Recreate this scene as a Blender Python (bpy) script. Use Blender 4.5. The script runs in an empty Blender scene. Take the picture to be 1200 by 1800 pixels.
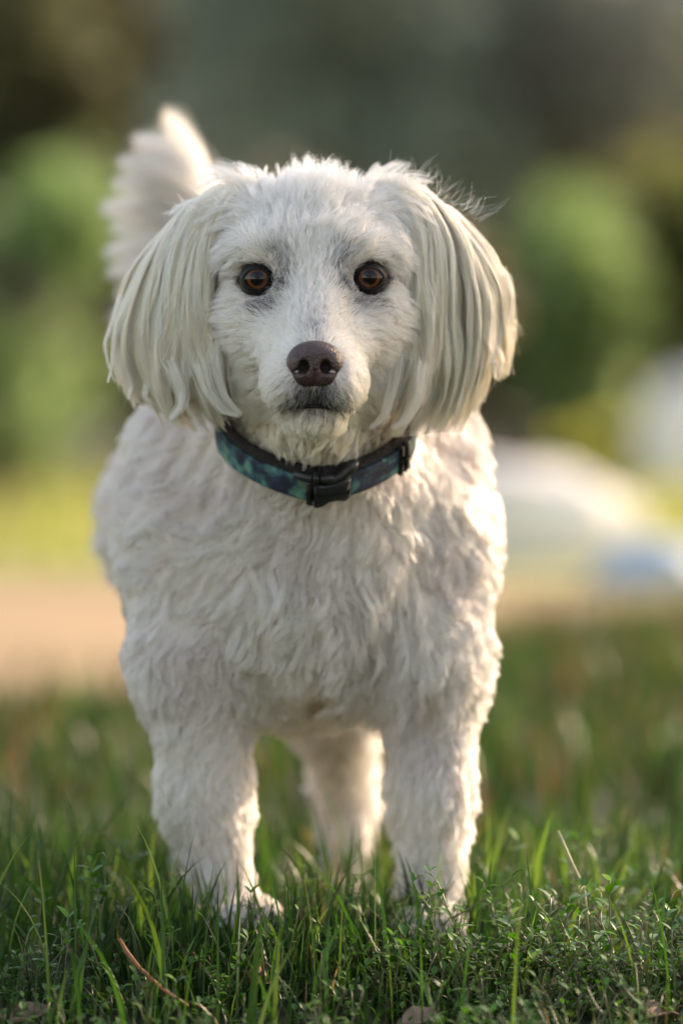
import bpy, math, random
import numpy as np
from mathutils import Vector, Matrix
from math import radians as R

random.seed(7)
rng = np.random.default_rng(11)
scene = bpy.context.scene
COL = scene.collection

# ------------------------------------------------------------------ camera, world, sun
F_PX = 7143.0            # focal length in pixels of the 1200x1800 photograph
DIST, ZC, HOR = 2.0, 0.283, 700.0
cam_d = bpy.data.cameras.new("camera")
cam_d.sensor_width = 36.0
cam_d.lens = F_PX * 36.0 / 1800.0
cam_d.shift_y = -(900.0 - HOR) / 1800.0
cam_d.clip_start, cam_d.clip_end = 0.05, 500.0
cam_d.dof.use_dof = True
cam_d.dof.focus_distance = DIST - 0.018
cam_d.dof.aperture_fstop = 3.5
cam_d.dof.aperture_blades = 0
cam = bpy.data.objects.new("camera", cam_d)
cam.location = (0, -DIST, ZC)
cam.rotation_euler = (R(90), 0, 0)
COL.objects.link(cam)
scene.camera = cam

SUN_DIR = Vector((0.80, 0.62, 0.50)).normalized()
world = bpy.data.worlds.new("World")
scene.world = world
world.use_nodes = True
wn = world.node_tree
wn.nodes.clear()
sky = wn.nodes.new("ShaderNodeTexSky")
sky.sky_type = 'NISHITA'
sky.sun_disc = False
sky.sun_elevation = math.asin(SUN_DIR.z)
sky.sun_rotation = math.atan2(SUN_DIR.x, SUN_DIR.y)
sky.dust_density = 1.5
bg = wn.nodes.new("ShaderNodeBackground")
bg.inputs[1].default_value = 0.15
wo = wn.nodes.new("ShaderNodeOutputWorld")
wn.links.new(sky.outputs[0], bg.inputs[0])
wn.links.new(bg.outputs[0], wo.inputs[0])

sun_d = bpy.data.lights.new("sun", 'SUN')
sun_d.energy = 2.9
sun_d.angle = R(0.5)
sun_d.color = (1.0, 0.93, 0.84)
sun = bpy.data.objects.new("sun", sun_d)
sun.rotation_euler = SUN_DIR.to_track_quat('Z', 'Y').to_euler()
sun.location = (3, 3, 5)
COL.objects.link(sun)

scene.view_settings.view_transform = 'Standard'
scene.view_settings.look = 'None'
scene.view_settings.exposure = 1.68
scene.view_settings.use_white_balance = True
scene.view_settings.white_balance_temperature = 8800
scene.view_settings.white_balance_tint = 18
scene.view_settings.gamma = 1.0
scene.cycles.max_bounces = 10
scene.cycles.diffuse_bounces = 4
scene.cycles.glossy_bounces = 6
scene.cycles.transmission_bounces = 10
scene.cycles.transparent_max_bounces = 8
try:
    scene.cycles_curves.shape = 'RIBBONS'
    scene.cycles_curves.subdivisions = 1
except Exception:
    pass


# ------------------------------------------------------------------ helpers
def P(px, py, y):
    """a point at depth y that stands at pixel (px, py) of the photograph"""
    s = (DIST + y) / F_PX
    return np.array([(px - 600.0) * s, y, ZC - (py - HOR) * s])


def tag(o, label=None, cat=None, group=None, kind=None):
    if label: o["label"] = label
    if cat: o["category"] = cat
    if group: o["group"] = group
    if kind: o["kind"] = kind
    return o


def empty(name, loc=(0, 0, 0), rz=0.0):
    o = bpy.data.objects.new(name, None)
    o.empty_display_size = 0.05
    o.location = loc
    o.rotation_euler = (0, 0, rz)
    COL.objects.link(o)
    return o


def mesh_obj(name, verts, faces, mat=None, parent=None, smooth=True, loc=None):
    me = bpy.data.meshes.new(name)
    verts = np.asarray(verts, dtype=np.float32)
    if isinstance(faces, np.ndarray):
        k = faces.shape[1]
        me.vertices.add(len(verts))
        me.vertices.foreach_set("co", verts.ravel())
        me.loops.add(faces.size)
        me.loops.foreach_set("vertex_index", faces.astype(np.int32).ravel())
        me.polygons.add(len(faces))
        me.polygons.foreach_set("loop_start", np.arange(0, faces.size, k, dtype=np.int32))
        me.update(calc_edges=True)
        me.validate()
    else:
        me.from_pydata([tuple(map(float, v)) for v in verts], [], faces)
        me.update()
    if smooth:
        me.polygons.foreach_set("use_smooth", np.ones(len(me.polygons), dtype=bool))
    if mat: me.materials.append(mat)
    o = bpy.data.objects.new(name, me)
    COL.objects.link(o)
    if parent: o.parent = parent
    if loc is not None: o.location = loc
    return o


def face_colors(o, name, cols):
    """one colour per vertex"""
    at = o.data.attributes.new(name, 'FLOAT_COLOR', 'POINT')
    c = np.ones((len(cols), 4), dtype=np.float32)
    c[:, :3] = cols
    at.data.foreach_set("color", c.ravel())


def curves_obj(name, pts, rad_root, rad_tip, cols, mat, parent=None, rad_mul=None, power=1.0):
    """pts (N,K,3) hair strands in one hair object"""
    n, k, _ = pts.shape
    cu = bpy.data.hair_curves.new(name)
    cu.add_curves([k] * n)
    cu.position_data.foreach_set("vector", pts.astype(np.float32).ravel())
    t = np.linspace(0, 1, k) ** power
    r = rad_root + (rad_tip - rad_root) * t
    rr = np.repeat(r[None, :], n, 0)
    if rad_mul is not None:
        rr = rr * rad_mul[:, None]
    ra = cu.attributes.get('radius') or cu.attributes.new('radius', 'FLOAT', 'POINT')
    ra.data.foreach_set("value", rr.astype(np.float32).ravel())
    ca = cu.attributes.new('hair_color', 'FLOAT_COLOR', 'CURVE')
    c = np.ones((n, 4), dtype=np.float32)
    c[:, :3] = cols
    ca.data.foreach_set("color", c.ravel())
    cu.materials.append(mat)
    o = bpy.data.objects.new(name, cu)
    COL.objects.link(o)
    if parent: o.parent = parent
    return o


def nrm(v):
    return v / np.maximum(np.linalg.norm(v, axis=-1, keepdims=True), 1e-9)


_wr = np.random.default_rng(5)
_WK = _wr.normal(size=(64, 3))
_WP = _wr.uniform(0, 6.28, size=(64,))
_WA = _wr.normal(size=(64, 3))


def vnoise(p, freq, off=0, n=9):
    """smooth random vector field, about unit size"""
    out = np.zeros_like(p)
    for i in range(n):
        j = (i + off * 7) % 64
        s = np.sin((p @ nrm(_WK[j][None])[0]) * freq * (0.7 + 0.1 * i) * 6.28 + _WP[j])
        out += s[:, None] * _WA[(j + 13) % 64]
    return out / math.sqrt(n)


def snoise(p, freq, off=0):
    return vnoise(p, freq, off)[:, 0]


class M:
    """tiny node material helper"""
    def __init__(self, name):
        self.m = bpy.data.materials.new(name)
        self.m.use_nodes = True
        self.t = self.m.node_tree
        self.t.nodes.clear()
        self.out = self.t.nodes.new("ShaderNodeOutputMaterial")

    def n(self, kind, **kw):
        nd = self.t.nodes.new(kind)
        for k, v in kw.items():
            if k.startswith("i_"):
                key = k[2:].replace("_", " ")
                nd.inputs[key].default_value = v
            else:
                setattr(nd, k, v)
        return nd

    def l(self, a, b):
        self.t.links.new(a, b)

    def ramp(self, fac, stops):
        r = self.n("ShaderNodeValToRGB")
        el = r.color_ramp.elements
        while len(el) < len(stops): el.new(0.5)
        for e, (p, c) in zip(el, stops):
            e.position = p
            e.color = (*c, 1) if len(c) == 3 else c
        self.l(fac, r.inputs[0])
        return r.outputs[0]

    def noise(self, scale, detail=4, rough=0.55, vec=None, dist=0.0):
        nz = self.n("ShaderNodeTexNoise")
        nz.inputs["Scale"].default_value = scale
        nz.inputs["Detail"].default_value = detail
        nz.inputs["Roughness"].default_value = rough
        nz.inputs["Distortion"].default_value = dist
        if vec is not None: self.l(vec, nz.inputs["Vector"])
        return nz.outputs["Fac"]

    def coord(self, which="Object"):
        return self.n("ShaderNodeTexCoord").outputs[which]

    def pbsdf(self, color=None, rough=0.6, bump=None, bump_s=0.3, bump_d=0.001, **kw):
        b = self.n("ShaderNodeBsdfPrincipled")
        if color is not None:
            if hasattr(color, "is_linked") or hasattr(color, "links"):
                self.l(color, b.inputs["Base Color"])
            else:
                b.inputs["Base Color"].default_value = (*color, 1)
        b.inputs["Roughness"].default_value = rough
        for k, v in kw.items():
            b.inputs[k.replace("_", " ")].default_value = v
        if bump is not None:
            bp = self.n("ShaderNodeBump")
            bp.inputs["Strength"].default_value = bump_s
            bp.inputs["Distance"].default_value = bump_d
            self.l(bump, bp.inputs["Height"])
            self.l(bp.outputs[0], b.inputs["Normal"])
        return b

    def done(self, b):
        self.l(b.outputs[0], self.out.inputs[0])
        return self.m


def hair_mat(name, rough=0.35, rrough=0.45, soft=0.4):
    m = M(name)
    at = m.n("ShaderNodeAttribute", attribute_name="hair_color")
    h = m.n("ShaderNodeBsdfHairPrincipled")
    h.model = 'CHIANG'
    h.parametrization = 'COLOR'
    m.l(at.outputs["Color"], h.inputs["Color"])
    h.inputs["Roughness"].default_value = rough
    h.inputs["Radial Roughness"].default_value = rrough
    h.inputs["Random Roughness"].default_value = 0.2
    h.inputs["IOR"].default_value = 1.45
    d = m.n("ShaderNodeBsdfDiffuse")
    m.l(at.outputs["Color"], d.inputs[0])
    mx = m.n("ShaderNodeMixShader")
    mx.inputs[0].default_value = soft
    m.l(h.outputs[0], mx.inputs[1])
    m.l(d.outputs[0], mx.inputs[2])
    return m.done(mx)


def leaf_mat(name, attr="leaf_color", trans=0.35, rough=0.45, spec=0.28):
    m = M(name)
    at = m.n("ShaderNodeAttribute", attribute_name=attr)
    b = m.pbsdf(at.outputs["Color"], rough)
    b.inputs["Specular IOR Level"].default_value = spec
    tr = m.n("ShaderNodeBsdfTranslucent")
    hs = m.n("ShaderNodeHueSaturation")
    hs.inputs["Hue"].default_value = 0.495
    hs.inputs["Saturation"].default_value = 1.15
    hs.inputs["Value"].default_value = 1.5
    m.l(at.outputs["Color"], hs.inputs["Color"])
    m.l(hs.outputs[0], tr.inputs[0])
    mx = m.n("ShaderNodeMixShader")
    mx.inputs[0].default_value = trans
    m.l(b.outputs[0], mx.inputs[1])
    m.l(tr.outputs[0], mx.inputs[2])
    return m.done(mx)


def noise_mat(name, scale, stops, rough=0.9, bump_s=0.4, bump_d=0.01, detail=6, dist=0.0):
    m = M(name)
    nz = m.noise(scale, detail, 0.6, m.coord("Object"), dist)
    return m.done(m.pbsdf(m.ramp(nz, stops), rough, nz, bump_s, bump_d))


MAT = {}
MAT["soil"] = noise_mat("lawn_soil", 6.0, [(0.3, (0.018, 0.022, 0.009)), (0.5, (0.03, 0.042, 0.014)), (0.7, (0.05, 0.038, 0.02))])
MAT["path"] = noise_mat("packed_earth", 1.3, [(0.3, (0.15, 0.090, 0.040)), (0.5, (0.25, 0.165, 0.080)), (0.7, (0.34, 0.245, 0.13))])
MAT["far_lawn"] = noise_mat("far_lawn", 0.8, [(0.3, (0.16, 0.19, 0.07)), (0.55, (0.27, 0.27, 0.10)), (0.75, (0.36, 0.32, 0.15))])
MAT["bark"] = noise_mat("bark", 9.0, [(0.3, (0.06, 0.045, 0.03)), (0.7, (0.17, 0.13, 0.10))])
MAT["stone"] = noise_mat("pale_stone", 5.0, [(0.3, (0.66, 0.62, 0.57)), (0.7, (0.82, 0.78, 0.72))], 0.8)
MAT["stone_blue"] = noise_mat("blue_stone", 5.0, [(0.3, (0.24, 0.33, 0.44)), (0.7, (0.42, 0.50, 0.58))], 0.7)
MAT["leaf"] = leaf_mat("leaf_foliage")
MAT["leaf_far"] = leaf_mat("thin_foliage", trans=0.5)
MAT["leaf_gloss"] = leaf_mat("waxy_leaf", trans=0.3, rough=0.36, spec=0.4)
MAT["blade"] = leaf_mat("grass_blade", trans=0.4, rough=0.4)
MAT["hair"] = hair_mat("white_fur", 0.32, 0.55)
MAT["hair_ear"] = hair_mat("silky_ear_fur", 0.28, 0.5, 0.5)


# ------------------------------------------------------------------ implicit surfaces
class SDF:
    def __init__(self, lo, hi, h):
        self.lo = np.array(lo, dtype=np.float64)
        self.h = h
        self.n = np.ceil((np.array(hi) - self.lo) / h).astype(int) + 1
        self.F = np.full(self.n, 0.2, dtype=np.float32)

    def block(self, lo, hi):
        a = np.maximum(np.floor((np.asarray(lo) - self.lo) / self.h).astype(int), 0)
        b = np.minimum(np.ceil((np.asarray(hi) - self.lo) / self.h).astype(int) + 1, self.n)
        ax = [self.lo[i] + self.h * np.arange(a[i], b[i]) for i in range(3)]
        X, Y, Z = np.meshgrid(*ax, indexing='ij')
        return (slice(a[0], b[0]), slice(a[1], b[1]), slice(a[2], b[2])), X, Y, Z

    def add(self, d, sl, k, sub=False):
        a = self.F[sl]
        d = d.astype(np.float32)
        if sub:
            a, d = -a, d
        if k > 0:
            hh = np.clip(k - np.abs(a - d), 0, None) / k
            r = np.minimum(a, d) - hh * hh * k * 0.25
        else:
            r = np.minimum(a, d)
        self.F[sl] = -r if sub else r

    def ell(self, c, r, k=0.01, rot=None, sub=False):
        c = np.asarray(c, float); r = np.asarray(r, float)
        m = r.max() + 2.5 * k + 0.006
        sl, X, Y, Z = self.block(c - m, c + m)
        X = X - c[0]; Y = Y - c[1]; Z = Z - c[2]
        if rot is not None:
            A = np.array(rot.inverted())
            X, Y, Z = (A[i][0] * X + A[i][1] * Y + A[i][2] * Z for i in range(3))
        k0 = np.sqrt((X / r[0]) ** 2 + (Y / r[1]) ** 2 + (Z / r[2]) ** 2)
        k1 = np.sqrt((X / r[0] ** 2) ** 2 + (Y / r[1] ** 2) ** 2 + (Z / r[2] ** 2) ** 2) + 1e-9
        self.add(k0 * (k0 - 1) / k1, sl, k, sub)

    def cone(self, a, b, ra, rb, k=0.01, sub=False):
        a = np.asarray(a, float); b = np.asarray(b, float)
        m = max(ra, rb) + 2.5 * k + 0.006
        sl, X, Y, Z = self.block(np.minimum(a, b) - m, np.maximum(a, b) + m)
        ab = b - a
        t = np.clip(((X - a[0]) * ab[0] + (Y - a[1]) * ab[1] + (Z - a[2]) * ab[2]) / (ab @ ab), 0, 1)
        d = np.sqrt((X - a[0] - t * ab[0]) ** 2 + (Y - a[1] - t * ab[1]) ** 2 + (Z - a[2] - t * ab[2]) ** 2)
        self.add(d - (ra + (rb - ra) * t), sl, k, sub)

    def chain(self, pts, k=0.01):
        for p, q in zip(pts[:-1], pts[1:]):
            self.cone(p[0], q[0], p[1], q[1], k)

    def mesh(self):
        F = self.F
        S = F < 0
        n = self.n
        c = [S[i:n[0] - 1 + i, j:n[1] - 1 + j, k:n[2] - 1 + k] for i in (0, 1) for j in (0, 1) for k in (0, 1)]
        tot = sum(x.astype(np.int8) for x in c)
        act = (tot > 0) & (tot < 8)
        I, J, K = np.nonzero(act)
        idx = np.full(act.shape, -1, dtype=np.int64)
        idx[I, J, K] = np.arange(len(I))
        offs = [(i, j, k) for i in (0, 1) for j in (0, 1) for k in (0, 1)]
        vals = [F[I + o[0], J + o[1], K + o[2]] for o in offs]
        acc = np.zeros((len(I), 3)); cnt = np.zeros(len(I))
        for p in range(8):
            for q in range(p + 1, 8):
                if sum(abs(offs[p][i] - offs[q][i]) for i in range(3)) != 1: continue
                m = (vals[p] < 0) != (vals[q] < 0)
                t = np.where(m, vals[p] / np.where(m, vals[p] - vals[q], 1), 0)
                pos = np.array(offs[p]) + t[:, None] * (np.array(offs[q]) - np.array(offs[p]))
                acc += pos * m[:, None]; cnt += m
        V = self.lo + self.h * (np.stack([I, J, K], 1) + acc / cnt[:, None])
        quads = []
        for ax in range(3):
            s0 = [slice(1, -1)] * 3
            a = [slice(1, n[i] - 1) for i in range(3)]
            a0 = list(a); a0[ax] = slice(0, n[ax] - 1)
            a1 = list(a0); a1[ax] = slice(1, n[ax])
            A, B = S[tuple(a0)], S[tuple(a1)]
            ch = np.nonzero(A != B)
            g = [ch[i] + (0 if i == ax else 1) for i in range(3)]
            u, v = (ax + 1) % 3, (ax + 2) % 3
            def cell(du, dv):
                gg = list(g)
                gg[u] = g[u] - du; gg[v] = g[v] - dv
                return idx[gg[0], gg[1], gg[2]]
            q = np.stack([cell(1, 1), cell(0, 1), cell(0, 0), cell(1, 0)], 1)
            flip = ~A[ch]
            q[flip] = q[flip][:, ::-1]
            quads.append(q)
        return V, np.concatenate(quads)


def rotmat(ax, deg):
    return Matrix.Rotation(R(deg), 3, ax)


# ------------------------------------------------------------------ setting
def sheet(name, pts, z, mat, kind="structure"):
    v = [(x, y, z) for x, y in pts]
    o = mesh_obj(name, v, [list(range(len(v)))], mat, smooth=False)
    o["kind"] = kind
    return o


def gz(y):
    """height of the lawn: it dips a few centimetres in front of the dog"""
    t = np.clip((.07 - np.asarray(y, dtype=float)) / .22, 0, 1)
    return -.040 * t * t * (3 - 2 * t)


gy = [-60, -10, -2, -1, -.5] + [-.2 + .01 * i for i in range(31)] + [.5, 1, 3, 10, 40, 100, 250]
gx = [-150, -30, -8, -3, -1, -.5, 0, .5, 1, 3, 8, 30, 150]
gv = [(x, y, float(gz(y))) for y in gy for x in gx]
gf = [[j * len(gx) + i, j * len(gx) + i + 1, (j + 1) * len(gx) + i + 1, (j + 1) * len(gx) + i] for j in range(len(gy) - 1) for i in range(len(gx) - 1)]
gr = mesh_obj("ground", gv, gf, MAT["soil"])
gr["kind"] = "structure"
# the earth path crosses behind the dog, with wavering edges
def wavy(y0, amp, seed, xs):
    r = random.Random(seed)
    ph = [r.uniform(0, 6.28) for _ in range(4)]
    return [(x, y0 + amp * (math.sin(x * 1.1 + ph[0]) + .6 * math.sin(x * 2.9 + ph[1]) + .3 * math.sin(x * 7 + ph[2]))) for x in xs]
xs = [x * 0.1 for x in range(-150, 151)]
def far_y(x): return 4.35 - 0.9 * np.tanh(np.maximum(x - .1, 0) * 2.2)
def near_y(x): return np.minimum(2.2 + 1.7 * np.tanh(x * 1.4), far_y(x) - .40)
near = [(x, y + float(near_y(x))) for x, y in wavy(0, 0.05, 1, xs)]
far = [(x, y + float(far_y(x))) for x, y in wavy(0, 0.08, 2, xs)]
sheet("path", near + far[::-1], 0.004, MAT["path"])
far2 = wavy(13.0, 0.3, 3, xs)
sheet("lawn_beyond_path", [(x, y - .05) for x, y in far] + far2[::-1], 0.008, MAT["far_lawn"])


def blades(name, n, region, h, w, cols, seed, dens=None, segs=4, lean=0.5, zfun=None):
    """grass as many curved tapering blades in one mesh"""
    r = np.random.default_rng(seed)
    x0, x1, y0, y1 = region
    x = r.uniform(x0, x1, n); y = r.uniform(y0, y1, n)
    if dens is not None:
        keep = r.uniform(0, 1, n) < dens(x, y)
        x, y = x[keep], y[keep]
    n = len(x)
    p = np.stack([x, y, np.zeros(n)], 1)
    cl = snoise(p, 14, 1); cl2 = snoise(p, 4, 2)
    H = r.uniform(h[0], h[1], n) * (1 + 0.28 * np.tanh(cl) + 0.2 * np.tanh(cl2)) * r.choice([1, 1, 1, 0.6, 1.15], n)
    W = r.uniform(w[0], w[1], n)
    a = r.uniform(0, 6.283, n) 
    ld = vnoise(p, 10, 3)[:, :2] * 0.5 + np.stack([np.cos(a), np.sin(a)], 1)
    ln = np.abs(r.normal(0, lean, n)) + 0.12
    fa = r.uniform(0, 3.14, n)
    side = np.stack([np.cos(fa), np.sin(fa), np.zeros(n)], 1)
    V = np.zeros((n, 2 * segs + 1, 3))
    pos = p.copy(); ang = np.full(n, 0.05)
    ldn = nrm(ld)
    for i in range(segs + 1):
        t = i / segs
        ang = ln * (0.15 + 1.3 * t ** 1.4)
        wd = W * (1 - t ** 2.2) * 0.5
        if i < segs:
            V[:, 2 * i] = pos - side * wd[:, None]
            V[:, 2 * i + 1] = pos + side * wd[:, None]
        else:
            V[:, 2 * segs] = pos
        step = H / segs
        pos = pos + np.stack([ldn[:, 0] * np.sin(ang), ldn[:, 1] * np.sin(ang), np.cos(ang)], 1) * step[:, None]
    V[:, :, 2] = np.maximum(V[:, :, 2], 0.001) + gz(y)[:, None]
    base = (np.arange(n) * (2 * segs + 1))[:, None]
    T = []
    for i in range(segs - 1):
        T += [[2 * i, 2 * i + 1, 2 * i + 3], [2 * i, 2 * i + 3, 2 * i + 2]]
    T.append([2 * segs - 2, 2 * segs - 1, 2 * segs])
    T = np.concatenate([base + np.array(t)[None] for t in T])
    o = mesh_obj(name, V.reshape(-1, 3), T, MAT["blade"], smooth=False)
    c = np.array(cols)[r.integers(0, len(cols), n)] * r.uniform(0.7, 1.3, n)[:, None]
    face_colors(o, "leaf_color", np.repeat(c, 2 * segs + 1, 0))
    return o


GREENS = [(0.024, 0.066, 0.013), (0.018, 0.050, 0.014), (0.031, 0.080, 0.017), (0.015, 0.038, 0.012), (0.062, 0.108, 0.027)]
DRY = [(0.20, 0.15, 0.07), (0.12, 0.08, 0.04)]
def front_dens(x, y):
    w = np.where(x > .03, np.clip(.42 + (y - .02) * 6, .34, 1), np.clip(.65 + (y + .05) * 5, .5, 1))
    return np.clip(w * (1 + .5 * np.tanh(2 * snoise(np.stack([x, y, x * 0], 1), 9, 8))), 0, 1)


GRASS_PARTS = []
g = blades("grass", 21000, (-0.60, 0.60, -0.24, 0.62), (0.016, 0.046), (0.0009, 0.0026), GREENS * 3 + DRY[:1], 21, dens=front_dens, lean=0.75)
tag(g, "short green lawn grass around the paws of the white dog", "grass", kind="stuff")
g = blades("grass", 1500, (-0.50, 0.50, -0.12, 0.30), (0.05, 0.075), (0.0016, 0.0036), GREENS[:3] + [(.10, .17, .04)], 24, dens=front_dens, lean=0.6, segs=7)
tag(g, "long arching grass blades standing above the lawn at the paws", "grass", kind="stuff")
g = blades("grass", 650, (-0.12, 0.10, -0.03, 0.10), (0.026, 0.048), (0.0014, 0.0030), GREENS, 25, lean=0.5, segs=6)
tag(g, "tuft of taller grass hiding the white dog's front paws", "grass", kind="stuff")
g = blades("grass_tufts", 26000, (-1.6, 1.8, 0.62, 3.6), (0.03, 0.065), (0.003, 0.006), [tuple(np.array(q) * .8) for q in GREENS] + DRY[1:], 22,
           dens=lambda x, y: np.clip(1.4 - (y - near_y(x) + .25) * 2.5, 0.0, 1), lean=0.5)
tag(g, "blurred green grass on the lawn between the white dog and the earth path", "grass", kind="stuff")
g = blades("grass_verge", 17000, (-3.4, 3.4, 3.2, 10.5), (0.04, 0.10), (0.008, 0.018),
           [(0.24, 0.26, 0.08), (0.30, 0.28, 0.11), (0.17, 0.22, 0.07)], 23, lean=0.6, dens=lambda x, y: ((y > far_y(x)) & ((x < .1) | (y > 4.95))).astype(float))
tag(g, "sunlit yellowish grass along the far side of the earth path", "grass", kind="stuff")


# ------------------------------------------------------------------ background planting
def leaf_cloud(center, radii, n, size, cols, seed, lumps=14, shell=0.55):
    """leaf quads in uneven clumps through a crown volume"""
    r = np.random.default_rng(seed)
    lc = nrm(r.normal(size=(lumps, 3))) * r.uniform(0.25, 0.85, (lumps, 1))
    lr = r.uniform(0.28, 0.5, lumps)
    li = r.integers(0, lumps, n)
    d = nrm(r.normal(size=(n, 3))) * (r.uniform(0, 1, (n, 1)) ** shell)
    p = (lc[li] + d * lr[li][:, None]) * np.array(radii) + np.array(center)
    p = p[p[:, 2] > 0.02]
    n = len(p); li = li[:n]
    u = nrm(r.normal(size=(n, 3)) + np.array([0, 0, -0.3])); w = nrm(np.cross(u, r.normal(size=(n, 3))))
    s = r.uniform(size[0], size[1], n)[:, None]
    V = np.stack([p - u * s * .5, p + w * s * .28 , p + u * s * .5, p - w * s * .28], 1)
    base = (np.arange(n) * 4)[:, None]
    T = np.concatenate([base + np.array([[0, 1, 2]]), base + np.array([[0, 2, 3]])])
    c = np.array(cols)[r.integers(0, len(cols), n)] * r.uniform(0.65, 1.35, n)[:, None] * (0.75 + 0.5 * r.uniform(size=lumps))[li][:, None]
    return V.reshape(-1, 3), T, np.repeat(c, 4, 0)


def taper_tube(pts, segs=8):
    V, F = [], []
    for i, (p, rad) in enumerate(pts):
        p = Vector(p)
        a = Vector(pts[max(i - 1, 0)][0]); b = Vector(pts[min(i + 1, len(pts) - 1)][0])
        d = (b - a).normalized()
        u = d.orthogonal().normalized(); v = d.cross(u)
        if i and u.dot(pu) < 0: u, v = -u, -v
        u = (pu - d * pu.dot(d)).normalized() if i else u
        v = d.cross(u); pu = u
        for s in range(segs):
            an = 2 * math.pi * s / segs
            V.append(p + (u * math.cos(an) + v * math.sin(an)) * rad)
    for i in range(len(pts) - 1):
        for s in range(segs):
            a = i * segs + s; b = i * segs + (s + 1) % segs
            F.append([a, b, b + segs, a + segs])
    F.append(list(range(segs))[::-1]); F.append([len(V) - segs + s for s in range(segs)])
    return V, F


def merge(parts):
    V, F = [], []
    for v, f in parts:
        o = len(V)
        V += list(v); F += [[i + o for i in q] for q in f]
    return V, F


def bush(name, loc, radii, n, size, cols, seed, label, cat, group=None, trunk_h=None, lift=0.0):
    root = empty(name, loc)
    tag(root, label, cat, group)
    rr = random.Random(seed)
    top = radii[2] * 2 + lift
    parts = []
    for k in range(4 if trunk_h is None else 1):
        dx, dy = rr.uniform(-.3, .3) * radii[0], rr.uniform(-.3, .3) * radii[1]
        tr = 0.035 if trunk_h is None else trunk_h
        parts.append(taper_tube([((dx * .1, dy * .1, -0.02), tr), ((dx * .4, dy * .4, top * .3), tr * .75), ((dx, dy, top * .7), tr * .35)]))
        for q in range(3):
            b0 = (dx * .4, dy * .4, top * (.25 + .15 * q))
            an = rr.uniform(0, 6.28)
            parts.append(taper_tube([(b0, tr * .45), ((b0[0] + math.cos(an) * radii[0] * .35, b0[1] + math.sin(an) * radii[1] * .35, b0[2] + top * .15), tr * .25),
                                     ((b0[0] + math.cos(an) * radii[0] * .7, b0[1] + math.sin(an) * radii[1] * .7, b0[2] + top * .3), tr * .1)]))
    v, f = merge(parts)
    mesh_obj("trunk" if trunk_h else "stems", v, f, MAT["bark"], root)
    V, T, c = leaf_cloud((0, 0, radii[2] + lift), radii, n, size, cols, seed)
    o = mesh_obj("crown", V, T, MAT["leaf_far"], root, smooth=False)
    face_colors(o, "leaf_color", c)
    return root


DK = [(0.085, 0.10, 0.050), (0.10, 0.115, 0.055), (0.115, 0.12, 0.065)]
OL = [(0.11, 0.11, 0.045), (0.14, 0.125, 0.06), (0.09, 0.09, 0.035)]
BR = [(0.28, 0.24, 0.20), (0.20, 0.18, 0.14), (0.32, 0.28, 0.25)]
BL = [(0.31, 0.35, 0.29), (0.36, 0.40, 0.33), (0.23, 0.27, 0.20)]
LG = [(0.16, 0.24, 0.11), (0.14, 0.21, 0.09), (0.19, 0.27, 0.13)]
YL = [(0.52, 0.50, 0.14), (0.42, 0.43, 0.12)]
MD = [(0.09, 0.13, 0.045), (0.11, 0.15, 0.05), (0.08, 0.11, 0.04)]


BR2 = [(0.19, 0.165, 0.10), (0.15, 0.14, 0.08), (0.23, 0.19, 0.12)]


def at(px, d):
    """ground point d metres from the camera under pixel column px"""
    return ((px - 600) * d / F_PX, d - DIST, 0.0)


SHADE_U = 0.30
GB = "shrubs behind the far lawn"
bush("shrub", at(20, 9.6), (0.34, 0.4, 0.42), 4800, (.04, .08), LG, 31, "light green sunlit shrub at the left edge behind the dog's tail", "shrub", GB)
bush("shrub", at(-140, 13.0), (0.6, 0.6, 0.45), 3000, (.05, .10), LG, 32, "low light green shrub half outside the left edge of the picture", "shrub", GB)
bush("shrub", at(985, 12.6), (0.36, 0.4, 0.50), 4200, (.05, .10), LG + MD[1:2], 33, "bright green shrub standing behind the dog's right-hand ear", "shrub", GB)
bush("shrub", at(1060, 11.3), (0.17, 0.18, 0.12), 1500, (.03, .06), YL, 34, "small yellow-green shrub beside the tall pale boulder", "shrub", GB)
bush("shrub", at(1280, 13.2), (0.55, 0.5, 0.62), 4600, (.05, .10), MD + OL, 35, "olive brown shrub at the right edge above the tall pale boulder", "shrub", GB)
bush("shrub", at(560, 14.2), (0.66, 0.5, 0.66), 4800, (.05, .10), BR + OL, 36, "dark olive shrub straight behind the dog's head", "shrub", GB)
bush("shrub", at(270, 14.6), (0.5, 0.5, 0.55), 4600, (.05, .10), BR2 + MD[:1], 37, "tall dark olive shrub behind the dog's raised tail", "shrub", GB)

GT = "trees beyond the shrubs"
bush("broadleaf_tree", at(-60, 17.5), (1.0, .9, 1.1), 8000, (.07, .14), DK, 41, "dark green tree filling the upper left corner", "tree", GT, 0.14, 0.35)
bush("broadleaf_tree", at(330, 19), (0.9, .9, 1.15), 8000, (.07, .14), OL + BR2[:1], 42, "very dark tree behind the tip of the dog's tail", "tree", GT, 0.15, 0.4)
bush("blue_grey_tree", at(600, 16), (1.05, 0.8, 1.05), 9500, (.06, .12), BL, 43, "blue-grey tree at the top middle above the dog's head", "tree", GT, 0.12, 0.75)  # stand-in crown, coloured blue-grey like sky showing between the trees
bush("broadleaf_tree", at(1010, 16.3), (1.0, .8, 1.05), 8000, (.07, .14), BR + BL, 44, "brownish grey tree above the dog's right-hand ear", "tree", GT, 0.16, 0.3)
bush("broadleaf_tree", at(1180, 18.5), (1.0, .9, 1.1), 8000, (.07, .14), MD + BL[2:], 45, "mid green tree filling the upper right corner", "tree", GT, 0.14, 0.4)
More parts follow.
